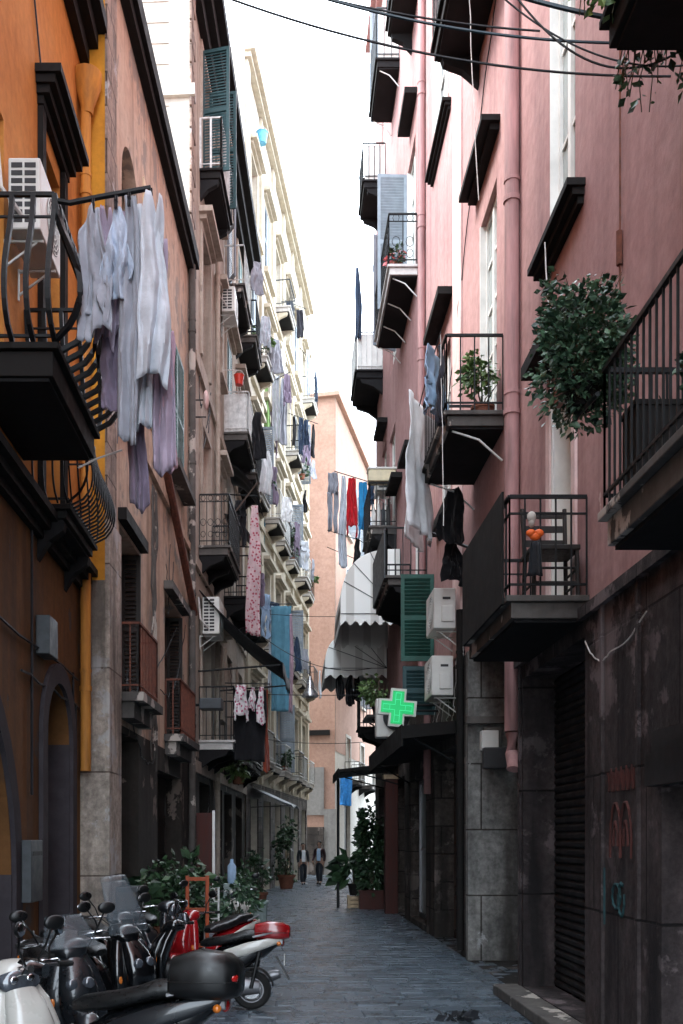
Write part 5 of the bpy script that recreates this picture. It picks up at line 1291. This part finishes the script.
# =================================================================== loose things on the left
ac_unit('large white unit with dark slats on the orange wall', (-2.56, 9.35, 7.22), 0, .8, .64, .29)
ac_unit('white unit above the black canopy on the brown house', (-1.80, 21.5, 6.1), R(-3), .8, .78, .36)
ac_unit('small white unit high on the brown house beside an eave bracket', (-1.60, 24.7, 14.6), R(-3), .8, .6, .32)
ac_unit('tiny white unit among the plants of the cream house', (F4.X(36.8), 36.8, 19.0), R(-8), .8, .62, .3)
ac_unit('white unit low on the wall of the far corner house', (F5.X(51.2), 51.2, 4.6), R(-13), .9, .7, .35)
t = thing('black_awning', 'black cloth awning stretched out from the brown house', 'awning', F3.p(21.5, 0, 5.4)); mb = MB()
def aw(u, v): return F3.p(21.0+2.9*u, .05+1.75*v, 7.0-1.55*v-.12*math.sin(math.pi*v)+.05*math.sin(u*9)*v)
mb.grid(aw, 14, 10); M['blackcloth'] = fabric('black canvas', (.012, .013, .015)); mb.build('canvas', M['blackcloth'], t, smooth=True, solid=.02, fix=False)
mb = MB(); mb.grid(lambda u, v: F3.p(21.0+2.9*u, 1.80, 5.45-.28*v+.05*math.sin(u*9)-.03*v*math.sin(u*30)), 24, 3); mb.build('valance', M['blackcloth'], t, smooth=True, solid=.015, fix=False)
mb = MB()
for d in (21.05, 23.85): mb.tube([F3.p(d, .02, 5.3), F3.p(d, 1.75, 5.42)], .02, 6)
mb.build('arm', M['iron'], t)
t = thing('flood_lamp', 'grey flood lamp box sticking out of the brown house', 'lamp', F3.p(20.3, 0, 4.4)); mb = MB(); fbox(mb, F3, 20.2, 20.55, .16, .62, 4.40, 4.62); mb.build('lamp_head', M['greyiron'], t, bevel=.02); mb = MB(); mb.tube([F3.p(20.38, .01, 4.5), F3.p(20.38, .2, 4.5)], .03, 8); mb.build('arm', M['iron'], t)
for k, (d, z, mt, lb) in enumerate(((26.2, 11.3, 'slab', 'upper dark cloth blind hanging out from the brown house'), (25.9, 9.9, 'greyiron', 'lower grey cloth blind hanging out from the brown house'))):
    t = thing('cloth_blind', lb, 'blind', F3.p(d, 0, z)); mb = MB(); mb.grid(lambda u, v: F3.p(d-.6+1.7*u, .05+.85*v, z+.1-.9*v*v+.03*math.sin(u*14)), 12, 8); mb.build('canvas', M['blackcloth' if k == 0 else 'greyiron'], t, smooth=True, solid=.015, fix=False); mb = MB(); mb.tube([F3.p(d-.6, .02, z-.7), F3.p(d-.6, .88, z-.76)], .018, 5); mb.build('arm', M['iron'], t)
for nm, lab, px, py, d, mt, rr in (('bucket', 'red bucket hanging at a pale balcony of the brown house', 239, 380, 25.4, 'plasticred', .13), ('bucket', 'blue bucket hanging high up against the sky', 262, 138, 33, 'plasticblue', .19)):
    p = at(px, py, d); t = thing(nm, lab, 'bucket', tuple(p-Vector((0, 0, rr)))); mb = MB(); mb.lathe([(0, 0), (rr*.72, 0), (rr, rr*1.8), (rr*1.06, rr*1.8), (rr*1.06, rr*1.9), (rr*.93, rr*1.9), (rr*.68, .03), (0, .03)], (0, 0, 0), 18); mb.build('bucket_wall', M[mt], t, world=False, smooth=True)
    mb = MB(); mb.tube([(rr*math.cos(a), 0, rr*1.8+rr*1.1*math.sin(a)) for a in [math.pi*k/10 for k in range(11)]], .008, 4); mb.tube([(0, 0, rr*2.9), (-.28, 0, rr*2.95), (-.9, 0, rr*3)], .012, 4); mb.build('handle', M['whitecable'], t, world=False)
t = thing('wash_basin', 'pale plastic basin hung on the wall beside a thin rail', 'basin', tuple(at(206, 400, 20.6))); mb = MB(); mb.ell((0, 0, 0), (.06, .13, .2), 16, 10); mb.build('basin_shell', M['pinkpale'], t, world=False, smooth=True)
mb = MB(); 
for z in (0, -.35): mb.tube([(-.55, 0, z), (0, 0, z)], .016, 5)
mb.build('hook_rail', M['iron'], t, world=False)
# street lamp on its span wire
p = at(310, 697, 24); t = thing('hanging_street_lamp', 'bell shaped metal street lamp hanging over the alley', 'street lamp', tuple(p))
mb = MB(); mb.lathe([(.20, 0), (.205, .03), (.15, .12), (.10, .2), (.085, .36), (.05, .42), (.04, .5), (.0, .5)], (0, 0, 0), 22); mb.build('lamp_shade', M['lampmetal'], t, world=False, smooth=True)
mb = MB(); mb.ell((0, 0, .04), (.15, .15, .06), 16, 8); mb.build('lamp_glass', M['whitewall'], t, world=False, smooth=True); mb = MB(); mb.tube([(0, 0, .5), (0, 0, .86)], .018, 6); mb.build('hanger', M['iron'], t, world=False)

# ------------------------------------------------------------------ cables
g_ = 'cables crossing high between the houses'
cable('overhead_cable', 'long black cable sloping across the sky from upper left', at(225, -3, 7.0), at(690, 76, 7.0), .16, .008, group=g_)
cable('overhead_cable', 'teal sheathed cable running just above the long black one', at(300, -9, 6.9), at(690, 42, 6.7), .12, .009, 'tealcable', group=g_)
cable('overhead_cable', 'thin dark cable that starts at the top centre', at(310, -6, 7.1), at(540, 31, 7.1), .04, .007, group=g_)
cable('overhead_cable', 'thick teal cable slanting into the top right balcony', at(505, -8, 6.6), at(690, 30, 6.2), .03, .015, 'tealcable', group=g_)
cable('overhead_cable', 'loose black cable sagging deepest at the top right', at(515, -5, 6.7), at(690, 44, 6.4), .30, .007, group=g_)
cable('overhead_cable', 'slack thin cable looping beside the trailing plant', at(500, -5, 6.8), at(695, 64, 6.6), .17, .006, group=g_)
cable('overhead_cable', 'thin wire that carries the bell lamp from wall to wall', at(226, 693, 24), at(399, 694, 24), .04, .010, group=g_)
cable('overhead_cable', 'sagging wire in front of the peach house above the lamp', at(262, 636, 26), at(372, 668, 26), .35, .010, group=g_)
cable('overhead_cable', 'low wire strung in front of the peach house below the lamp', at(246, 736, 30), at(364, 742, 30), .12, .010, group=g_)
cable('overhead_cable', 'faint wire stretched beside the uppermost laundry rack', at(250, 612, 30), at(388, 614, 27), .10, .009, group=g_)

# ------------------------------------------------------------------ laundry
CL = dict(clothlilac=(.36, .30, .38), clothgrey=(.30, .31, .35), clothblue=(.40, .46, .56), clothpale=(.52, .55, .60), clothmauve=(.20, .16, .22), clothdark=(.035, .035, .045), clothwhite=(.76, .77, .78), clothsky=(.30, .42, .58), clothred=(.50, .012, .02), clothazure=(.03, .25, .50), clothnavy=(.03, .05, .09), clothpink=(.50, .33, .40), clothturq=(.11, .27, .36), clothrust=(.30, .06, .03), clothgreen=(.25, .42, .16), clothblack=(.012, .012, .014))
for k, c in CL.items(): M[k] = fabric(k.replace('cloth', '')+' cloth', c)
M['flowercloth'] = fabric('pink flowered cloth', (.55, .40, .41), (.33, .06, .09), 'flowers')
M['flowerwhite'] = fabric('white flowered cloth', (.70, .66, .67), (.42, .10, .18), 'flowers')
def pole(label, pts, r=.012, mat='iron', group='laundry poles', more=()):
    mb = MB(); mb.tube(pts, r, 6)
    for q in more: mb.tube(q, r*.8, 5)
    return tag(mb.build('laundry_pole', M[mat], None, smooth=True), label, 'pole', group)
gl = 'laundry hung over the alley'
p8 = lambda px, py, d=8.05: at(px, py, d)
pole('thick dark pole carrying the lilac laundry at the left', [p8(58, 201), p8(70, 203), p8(100, 197), p8(151, 188)], .024)
pole('thin white cord with a pale knot under the lilac laundry', [p8(78, 468, 9.4), p8(96, 459, 9.4), p8(122, 450, 9.4)], .009, 'whitecable')
for i, (px, py, pb, wpx, kind, mat, lab, dd) in enumerate((
    (93, 205, 335, 34, 'pinned', 'clothgrey', 'grey lilac cloth pinned first on the near left pole', 8.0),
    (116, 203, 292, 26, 'pinned', 'clothblue', 'short pale blue cloth pinned second on the near left pole', 8.0),
    (126, 212, 330, 20, 'narrow', 'clothlilac', 'narrow lilac cloth behind the short pale blue one', 8.16),
    (118, 315, 408, 34, 'sheet', 'clothmauve', 'dark mauve garment in the shade under the short blue cloth', 8.3),
    (129, 196, 440, 24, 'narrow', 'clothgrey', 'long grey violet cloth in the middle of the near left pole', 8.05),
    (151, 192, 378, 34, 'pinned', 'clothpale', 'widest pale cloth at the outer tip of the near left pole', 7.95),
    (163, 240, 470, 20, 'narrow', 'clothlilac', 'long lilac cloth hanging just behind the widest pale one', 8.25),
    (139, 350, 505, 17, 'narrow', 'clothmauve', 'lowest hanging dusky violet cloth at the near left', 8.35),
    (169, 330, 466, 14, 'narrow', 'clothpink', 'pink lilac sleeve shaped cloth, rightmost on the near left', 8.3))):
    d = dd; garment(lab, p8(px, py, d), wpx*d/1000, (pb-py)*d/1000, kind, mat, 'cloth', R((-14, 10, 0, 6, -8, 12, -5, 9, 4)[i]), gl, i, 'hanging_cloth', fold=.03)
for i, (px, py, pb, wpx, kind, mat, lab, d) in enumerate(((104, 206, 342, 22, 'pinned', 'clothlilac', 'lilac cloth squeezed between the first and second cloth of the near pole', 8.2), (141, 205, 428, 20, 'narrow', 'clothpale', 'pale violet strip just left of the widest pale cloth', 8.18), (159, 300, 462, 15, 'narrow', 'clothmauve', 'mauve strip in the shade behind the widest pale cloth', 8.4), (112, 330, 400, 20, 'sheet', 'clothdark', 'nearly black cloth low beside the belly of the iron balcony', 8.45))):
    garment(lab, p8(px, py, d), wpx*d/1000, (pb-py)*d/1000, kind, mat, 'cloth', R((12, -8, 15, -5)[i]), gl, 200+i, 'hanging_cloth', fold=.03)
# pegs of the near pole
for i, (px, py, wc) in enumerate(((93, 199, 'the first grey lilac cloth'), (116, 196, 'the short pale blue cloth'), (129, 193, 'the long grey violet cloth'), (151, 189, 'the widest pale cloth'))):
    mb = MB(); q = p8(px, py+4, 7.985); mb.box((q.x-.012, q.y-.012, q.z-.07), (q.x-.002, q.y+.012, q.z+.035)); mb.box((q.x+.002, q.y-.012, q.z-.07), (q.x+.012, q.y+.012, q.z+.035)); mb.box((q.x-.014, q.y-.014, q.z-.015), (q.x+.014, q.y+.014, q.z))
    tag(mb.build('clothes_peg', M['clothblack'], None), 'dark clothes peg holding '+wc, 'peg', 'pegs on the near pole')
# right: white sheet and blue shirt on the second floor balcony
pole('clothes line outside the second floor pink balcony', [(1.90, 12.2, 7.95), (1.86, 13.4, 7.8), (1.88, 15.6, 7.7)], .008, 'cable')
garment('light blue shirt hanging below the second floor pink balcony rail', (1.91, 12.7, 7.92), .8, .9, 'shirt', 'clothsky', 'shirt', R(64), gl, 21)
garment('long white sheet, biggest laundry on the right side', (1.90, 14.0, 7.82), 1.25, 1.8, 'sheet', 'clothwhite', 'sheet', R(66), gl, 22)
garment('second white sheet half hidden behind the biggest one', (1.98, 15.2, 7.7), .8, 1.45, 'narrow', 'clothwhite', 'sheet', R(60), gl, 23)
garment('dark grey trousers beside the light blue shirt', (1.93, 12.45, 7.9), .28, .95, 'narrow', 'clothdark', 'trousers', R(75), gl, 24)
pole('short black arm sticking out beside the green shutter', [at(416, 527, 15.4), at(470, 548, 14.4)], .022)
garment('black cloth folded over the short arm beside the green shutter', at(452, 540, 14.7), .42, .62, 'pinned', 'clothblack', 'cloth', R(20), gl, 25, 'hanging_cloth')
garment('black flap of cloth hung high under the second floor pink balcony', at(452, 488, 14.2), .38, .75, 'narrow', 'clothblack', 'cloth', R(-25), gl, 26, 'hanging_cloth')
# laundry rack below the far balcony
pole('iron laundry rack with three bars holding the red and blue clothes', [at(334, 471, 26), at(376, 484, 26), (2.68, 26, at(376, 484, 26).z)], .013, more=([at(327, 530, 26), at(359, 540, 26), (2.68, 26, 9.1)], [at(327, 547, 26.3), at(358, 560, 26.3), (2.68, 26.3, 8.7)]))
for i, (px, py, pb, wpx, kind, mat, lab, cat) in enumerate((
    (333, 473, 532, 11, 'trousers', 'clothgrey', 'grey and black trousers at the left end of the rack', 'trousers'),
    (343, 476, 566, 8, 'narrow', 'clothpale', 'long pale grey towel next to the red shirt', 'towel'),
    (352, 478, 536, 10, 'shirt', 'clothred', 'bright red shirt in the middle of the rack', 'shirt'),
    (363, 482, 540, 9, 'shirt', 'clothazure', 'bright blue shirt right of the red one', 'shirt'),
    (371, 485, 525, 8, 'trousers', 'clothnavy', 'dark navy trousers right of the bright blue shirt', 'trousers'),
    (357, 538, 566, 7, 'narrow', 'clothblack', 'black rag on the lower bars of the rack', 'rag'))):
    d = 26+.03*i; garment(lab, at(px, py, d), wpx*d/1000, (pb-py)*d/1000, kind, mat, cat, R(5*i-8), gl, 40+i)
garment('slim red and dark cloth against the white sky', at(358, 268, 27.5), .17, 1.95, 'narrow', 'clothnavy', 'cloth', 0, gl, 50, 'hanging_cloth')
pole('thin pole pointing at the sky with one slim cloth', [at(356, 268, 27.5), at(378, 266, 27.5)], .010)
for i, (px, py, pb, lab) in enumerate(((340, 668, 698, 'left black garment under the lower striped awning'), (350, 668, 705, 'middle black garment under the lower striped awning'), (357, 672, 700, 'right black garment under the lower striped awning'))):
    garment(lab, at(px, py, 26.4), .2, (pb-py)*.0264, 'narrow', 'clothblack', 'garment', R(10*i), gl, 60+i)
pole('dark clothes bar under the lower striped awning', [at(336, 667, 26.4), at(382, 671, 26.4)], .012)
# left, brown house
pole('wooden pole sloping out of the brown house with the flowered cloth', [F3.p(23.6, .3, 9.2), at(258, 482, 24)], .02, 'oldwood')
garment('long pink flowered cloth hanging down the brown house', at(254, 505, 24), .34, 3.1, 'narrow', 'flowercloth', 'cloth', R(8), gl, 70, 'hanging_cloth', .02)
garment('black trousers next to the long flowered cloth', at(240, 500, 24.1), .32, 1.1, 'trousers', 'clothblack', 'trousers', R(-10), gl, 71)
pole('bar of the turquoise curtain on the cream house corner', [at(262, 604, 30), at(293, 604, 30.2)], .014)
garment('turquoise blue long curtain beside the black awning tip', at(281, 606, 30.1), .62, 3.15, 'sheet', 'clothturq', 'curtain', R(-6), gl, 72)
garment('pale lilac curtain left of the turquoise one', at(272, 606, 30.2), .2, 2.6, 'narrow', 'clothpale', 'curtain', R(4), gl, 73)
garment('rust red strip of cloth below the turquoise curtain', at(291, 614, 30.0), .12, 2.95, 'narrow', 'clothpink', 'cloth', 0, gl, 74, 'hanging_cloth')
pole('low clothes bar at the first floor of the brown house', [at(225, 683, 21), at(270, 684, 21)], .012)
garment('white flowered shirt on the low bar of the brown house', at(241, 685, 21), .27, .75, 'shirt', 'flowerwhite', 'shirt', R(6), gl, 75)
garment('small white top beside the flowered shirt', at(252, 687, 21.05), .14, .45, 'narrow', 'flowerwhite', 'top', R(-6), gl, 76)
garment('pale pink sleeveless top, rightmost on the low bar', at(261, 687, 21.1), .17, .75, 'narrow', 'flowerwhite', 'top', R(9), gl, 77)
garment('black skirt hanging behind the small white tops', at(250, 690, 21.3), .7, 1.5, 'sheet', 'clothblack', 'skirt', 0, gl, 78)
garment('rust coloured cloth strip at the end of the low bar', at(266, 690, 21.5), .12, 1.75, 'narrow', 'clothrust', 'cloth', 0, gl, 79, 'hanging_cloth')
# left, cream house, far
for i, (px, py, pb, wpx, kind, mat, lab, cat, d) in enumerate((
    (266, 385, 432, 8, 'narrow', 'clothgreen', 'green towel on the cream house above the grey laundry', 'towel', 34.5),
    (276, 376, 440, 8, 'sheet', 'clothpale', 'pale grey sheet left of the bluish grey one', 'sheet', 35.0),
    (283, 378, 444, 9, 'narrow', 'clothgrey', 'bluish grey sheet hanging on the cream house', 'sheet', 35.3),
    (258, 395, 455, 8, 'narrow', 'clothgrey', 'brownish grey cloth at the left end of the cream house laundry', 'cloth', 34.2),
    (273, 412, 458, 8, 'shirt', 'clothmauve', 'dark mauve shirt below the green towel', 'shirt', 35.4),
    (290, 302, 331, 8, 'trousers', 'clothnavy', 'dark navy trousers high up on the cream house', 'trousers', 38.5),
    (300, 310, 338, 7, 'sheet', 'clothdark', 'charcoal cloth high up right of the navy trousers', 'cloth', 40.0),
    (294, 416, 446, 4, 'narrow', 'clothblack', 'first black sock like garment over the lane', 'garment', 38.0),
    (301, 418, 455, 5, 'trousers', 'clothnavy', 'second navy garment over the lane', 'garment', 38.4),
    (306, 420, 450, 6, 'shirt', 'clothnavy', 'third dark blue shirt over the lane', 'shirt', 38.6),
    (313, 424, 457, 4, 'narrow', 'clothblack', 'last black garment, nearest the peach house', 'garment', 38.9),
    (316, 372, 402, 3, 'narrow', 'clothnavy', 'dark garment against the sky at the roof of the cream house', 'garment', 44.0),
    (308, 350, 395, 4, 'sheet', 'clothpale', 'pale blue sheet under the cream house cornice', 'sheet', 42.5),
    (305, 490, 512, 4, 'narrow', 'clothblack', 'black cloth at the lowest cream balcony', 'cloth', 41.0),
    (262, 505, 545, 6, 'narrow', 'clothturq', 'faded blue cloth over a small cream house balcony', 'cloth', 34.3))):
    garment(lab, at(px, py, d), wpx*d/1000, (pb-py)*d/1000, kind, mat, cat, R((i*37) % 30-15), gl, 90+i)
for i, (a, b, lab) in enumerate(((( 250, 393, 34.4), (290, 372, 35.2), 'long pole with the grey laundry of the cream house'), ((284, 300, 38.6), (306, 309, 40), 'short high pole on the cream house'), ((288, 413, 38), (318, 424, 39), 'pole of the dark garments over the lane'), ((300, 348, 42.5), (318, 370, 44), 'topmost pole below the cream house cornice'), ((255, 504, 34.2), (270, 503, 34.3), 'short pole of the faded blue cloth'))):
    pole(lab, [at(*a), at(*b)], .016)
# small washing on the far balconies, each piece named by colour, storey and place
r = random.Random(77); kinds = (('shirt', 'shirt'), ('trousers', 'trousers'), ('sheet', 'towel'), ('narrow', 'cloth'))
cols = (('clothgrey', 'grey'), ('clothnavy', 'navy'), ('clothwhite', 'white'), ('clothblack', 'black'), ('clothpale', 'pale'), ('clothsky', 'light blue'), ('clothmauve', 'mauve'))
ords = ('first', 'second', 'third', 'fourth', 'fifth', 'sixth')
for (fi, zz) in ((1, 8.5), (2, 12.8), (3, 17.1)):
    for bay in range(6):
        if r.random() < .25: continue
        k, c = kinds[r.randrange(4)], cols[r.randrange(7)]
        p = F4.p(31.9+2.55*bay+r.uniform(.2, .9), .75, zz+.9)
        garment(c[1]+' '+k[1]+' on the cream house, '+ords[fi]+' floor, '+ords[bay]+' window from the near end', p, r.uniform(.25, .5), r.uniform(.7, 1.3), k[0], c[0], k[1], R(r.uniform(20, 70)), 'small washing on the balconies', 300+fi*10+bay)
for (fi, zz) in ((1, 8.0), (2, 12.2), (3, 16.0)):
    for bay, d in ((2, 26.6), (3, 29.2)):
        k, c = kinds[r.randrange(4)], cols[r.randrange(7)]
        p = F3.p(d+r.uniform(-.3, .5), .80, zz+.95)
        garment(c[1]+' '+k[1]+' on the brown house, '+ords[fi]+' floor, '+('nearer' if bay == 2 else 'farther')+' of its two far balconies', p, r.uniform(.3, .5), r.uniform(.8, 1.3), k[0], c[0], k[1], R(r.uniform(10, 60)), 'small washing on the balconies', 400+fi*10+bay)
# plants standing on the balconies of the cream house
for i, (bay, zz, off, rad, n, lab, lf) in enumerate(((0, 17.1, .3, (.3, .3, .45), 170, 'straggly plant high on a cream house balcony', 'leaflight'), (4, 17.1, .5, (.25, .25, .95), 190, 'tall climbing plant high on the cream house, seen against the sky', 'leaf'), (0, 12.8, .1, (.42, .28, .25), 170, 'balcony plant with terracotta pot left of the grey laundry', 'leaf'), (3, 12.8, .4, (.25, .25, .7), 170, 'dark climbing plant beside a cream balcony below the dark garments', 'leaf'), (5, 12.8, .3, (.4, .3, .3), 150, 'small round plant on the farthest cream balcony', 'leaflight'), (1, 8.5, .4, (.35, .3, .28), 140, 'green plant at the corner of a cream balcony above the turquoise curtain', 'leaf'), (2, 4.3, .4, (.4, .36, .36), 220, 'drooping bush on the lowest cream balcony near the peach house', 'leaf'))):
    d = 31.9+2.55*bay+off; q = F4.p(d, .30, zz+.003); potted('balcony_plant', lab, q, .13, .2, rad, n, .15, 120+i, lf, 1.0, 'plants on the balconies', potmat='terracotta')
q = F3.p(23.35, .62, 3.05); t = potted('hanging_plant', 'leafy plant hung under the first floor balcony of the brown house', q, .16, .2, (.42, .36, .32), 260, .14, 131, 'leaflight', .8)
mb = MB(); mb.tube([(0, 0, .2), (0, 0, .66)], .010, 4); mb.build('hanger', M['iron'], t, world=False)
t = thing('small_awning', 'torn little grey awning at the foot of the cream house', 'awning', tuple(at(300, 795, 30))); mb = MB(); q0 = F4.p(32.0, .05, 3.35); mb.grid(lambda u, v: F4.p(32.0+2.4*u, .06+1.2*v, 3.4-.55*v+.04*math.sin(u*11)), 12, 6); mb.build('canvas', M['greyiron'], t, smooth=True, solid=.015, fix=False); mb = MB(); mb.tube([F4.p(32.0, .02, 2.8), F4.p(32.0, 1.22, 2.84)], .016, 5); mb.build('arm', M['iron'], t)
garment('bright blue tarpaulin hung on the far corner house', at(346, 773, 49.5), .62, 1.6, 'sheet', 'bluesheet', 'tarpaulin', R(5), None, 130)

# ------------------------------------------------------------------ scooters
H = lambda fx, fy: math.atan2(fy, fx)
scooter('white scooter with big headlamp at the lower left edge', (-1.82, 6.38, 0), H(.64, -.77), 'sc_white', 'sc_white', style='city', s=.95)
scooter('black scooter with a black rear box, closest to the camera', (-1.27, 6.05, 0), H(-1, .12), 'sc_black', 'sc_grey', case=('sc_plastic', 1.0), s=.95, style='maxi')
scooter('graphite scooter squeezed between the white one and the wall', (-1.72, 7.85, 0), H(.45, -.89), 'sc_grey', 'sc_black', s=.95, style='maxi', screen=.25)
scooter('black scooter with a tall clear windscreen behind the graphite one', (-1.62, 9.0, 0), H(.75, -.66), 'sc_black', 'sc_grey', s=.95, style='maxi', screen=.52)
scooter('black scooter parked against the wall between two others', (-1.85, 10.6, 0), H(.62, -.78), 'sc_black', 'sc_black', s=.95, style='maxi', screen=.4)
scooter('dark scooter behind the red one, near the big shrub', (-1.62, 12.6, 0), H(.7, -.7), 'sc_grey', 'sc_black', s=.93, style='two', roundlamp=True)
scooter('white and black scooter with a small red rear box', (-.86, 10.35, 0), H(-1, .05), 'sc_black', 'sc_white', case=('sc_red', .72), s=.86, style='two')
scooter('red scooter with round headlamp and white tail', (-.86, 11.7, 0), H(-.62, -.78), 'sc_red', 'sc_white', s=.88, style='two', roundlamp=True)
scooter('white scooter half hidden behind the plants farther up the street', (-.75, 16.6, 0), H(.12, -1), 'sc_white', 'sc_white', s=.9, style='city')

# ------------------------------------------------------------------ pots and frames at the left foot of the houses
potted('potted_shrub', 'big dark shrub in a pot behind the windscreen scooter', (-1.66, 14.6, 0), .3, .5, (.48, .45, .55), 1700, .11, 140, 'leaf', .75, potmat='terracotta')
potted('rubber_plant', 'broad leaved upright plant left of the big shrub', (-1.95, 14.2, 0), .2, .4, (.22, .22, .55), 90, .2, 141, 'leaf', .9, potmat='gutter')
potted('rubber_plant', 'broad leaved upright plant right of the big shrub', (-1.42, 15.3, 0), .2, .5, (.22, .22, .55), 90, .2, 142, 'leaf', .9, potmat='gutter')
potted('potted_shrub', 'loose green shrub in front of the half hidden white scooter', (-.72, 15.6, 0), .2, .35, (.3, .3, .38), 420, .11, 143, 'leafblue', .8)
potted('potted_shrub', 'small bush in a dark pot beside the grey bin', (-.95, 18.8, 0), .22, .35, (.35, .3, .4), 420, .11, 144, 'leaf', .8, potmat='gutter')
potted('potted_shrub', 'low bush at the foot of the brown house wall', (-1.05, 21.5, 0), .25, .4, (.35, .3, .45), 420, .12, 145, 'leaf', .8, potmat='gutter')
potted('potted_shrub', 'reddish pot with bush near the two walking men', (-.72, 26.0, 0), .26, .4, (.35, .35, .55), 420, .12, 146, 'leaf', .8)
potted('potted_shrub', 'dark tall shrub against the cream house wall behind the men', (.05, 36.0, 0), .3, .5, (.5, .4, 1.0), 500, .16, 147, 'leaf', .9)
t = thing('trestle', 'orange red wooden trestle frame behind the red scooter', 'trestle', (-1.22, 14.0, 0), R(12)); mb = MB()
for x in (-.15, .13): mb.box((x-.025, -.025, 0), (x+.025, .025, 1.25))
mb.build('upright', M['orangewood'], t, world=False); mb = MB()
for z in (.25, .75, 1.18): mb.box((-.124, -.02, z), (.104, .02, z+.05))
mb.build('rail', M['orangewood'], t, world=False)
t = thing('orange_door_leaf', 'tall narrow orange red board leaning on the brown house', 'board', (F3.X(20.3)+.25, 20.3, 0), R(5)); mb = MB(); mb.box((-.16, -.03, 0), (.16, .03, 2.3)); mb.build('board', M['redwood'], t, world=False, bevel=.008); mb = MB(); mb.box((.165, -.03, 0), (.22, .03, 2.35)); mb.build('edge_trim', M['whitewood'], t, world=False)
t = thing('metal_rack', 'white tube rack standing right of the orange trestle', 'rack', (-1.07, 14.6, 0), R(8)); mb = MB(); mb.tube([(-.1, 0, 0), (-.1, 0, 1.02), (.1, 0, 1.06), (.1, 0, 0)], .016, 6); mb.build('frame', M['paleiron'], t, world=False); mb = MB()
for z in (.3, .6, .85): mb.tube([(-.1, 0, z), (.1, 0, z)], .011, 5)
mb.build('rung', M['paleiron'], t, world=False)
t = thing('waste_bin', 'grey green ribbed bin at the edge of the paving', 'bin', (-.52, 18.9, 0)); mb = MB(); mb.loft([(0, 0, 0, .16, .16), (.5, 0, 0, .19, .19), (.56, 0, 0, .20, .20)], 20, 4, 'z'); mb.build('bin_body', M['greyplastic'], t, world=False, smooth=True); mb = MB()
for k in range(-3, 4): mb.box((k*.05-.008, -.20, .04), (k*.05+.008, -.165, .5))
mb.build('rib', M['greyplastic'], t, world=False); mb = MB(); mb.loft([(.562, 0, 0, .215, .215), (.60, 0, 0, .21, .21), (.615, 0, 0, .17, .17)], 20, 4, 'z'); mb.build('lid', M['greyplastic'], t, world=False, smooth=True)
t = thing('water_bottle', 'clear blue bottle standing upside down by the hidden scooter', 'bottle', (-.92, 17.3, 1.0)); mb = MB(); mb.lathe([(0, 0), (.06, 0), (.075, .05), (.075, .3), (.03, .36), (.03, .42), (0, .42)], (0, 0, 0), 14); mb.build('bottle_body', M['clothsky'], t, world=False, smooth=True); mb = MB(); mb.box((-.14, -.14, -1.0), (.14, .14, -.002)); mb.build('stand', M['greyplastic'], t, world=False, bevel=.01)
t = thing('gas_cabinet', 'small grey cabinet on the pavement by the worn peach house', 'cabinet', (F2.X(13.9)+.16, 13.0, 0)); mb = MB(); mb.box((-.14, -.2, 0), (.14, .2, 1.15)); mb.build('cabinet_body', M['greyiron'], t, world=False, bevel=.012); mb = MB(); mb.box((-.12, -.212, .06), (.12, -.202, 1.08)); mb.build('door', M['slabedge'], t, world=False)
t = thing('letter_box', 'pale letter box fixed low on the orange house wall', 'letter box', F1.p(9.75, 0, 1.2)); mb = MB(); fbox(mb, F1, 9.5, 9.95, .055, .15, 1.15, 1.75); mb.build('box_body', M['greyiron'], t, bevel=.01); mb = MB(); fbox(mb, F1, 9.55, 9.9, .152, .16, 1.6, 1.64); mb.build('slot', M['acdark'], t)
t = thing('dark_litter', 'dark crumpled leaf litter lying on the near paving', 'litter', (1.62, 9.7, .0)); f = MB(); leafcloud(f, (0, 0, .035), (.18, .1, .03), 60, .1, 150, 0, 0); f.build('leaves', M['suit'], t, world=False, fix=False)
# ------------------------------------------------------------------ people
M['maroon'] = fabric('dark maroon jacket cloth', (.032, .016, .018))
person('man in dark suit and white shirt walking on the left', tuple(at(303, 0, 38.9))[:2]+(0,), R(14), 'shirtwhite', .20, bend=.25, mirror=-1, s=.92)
person('man in dark jacket and light blue shirt walking on the right', tuple(at(319.5, 0, 39.3))[:2]+(0,), R(-22), 'shirtblue', .13, bend=.75, s=.96, coat='maroon')
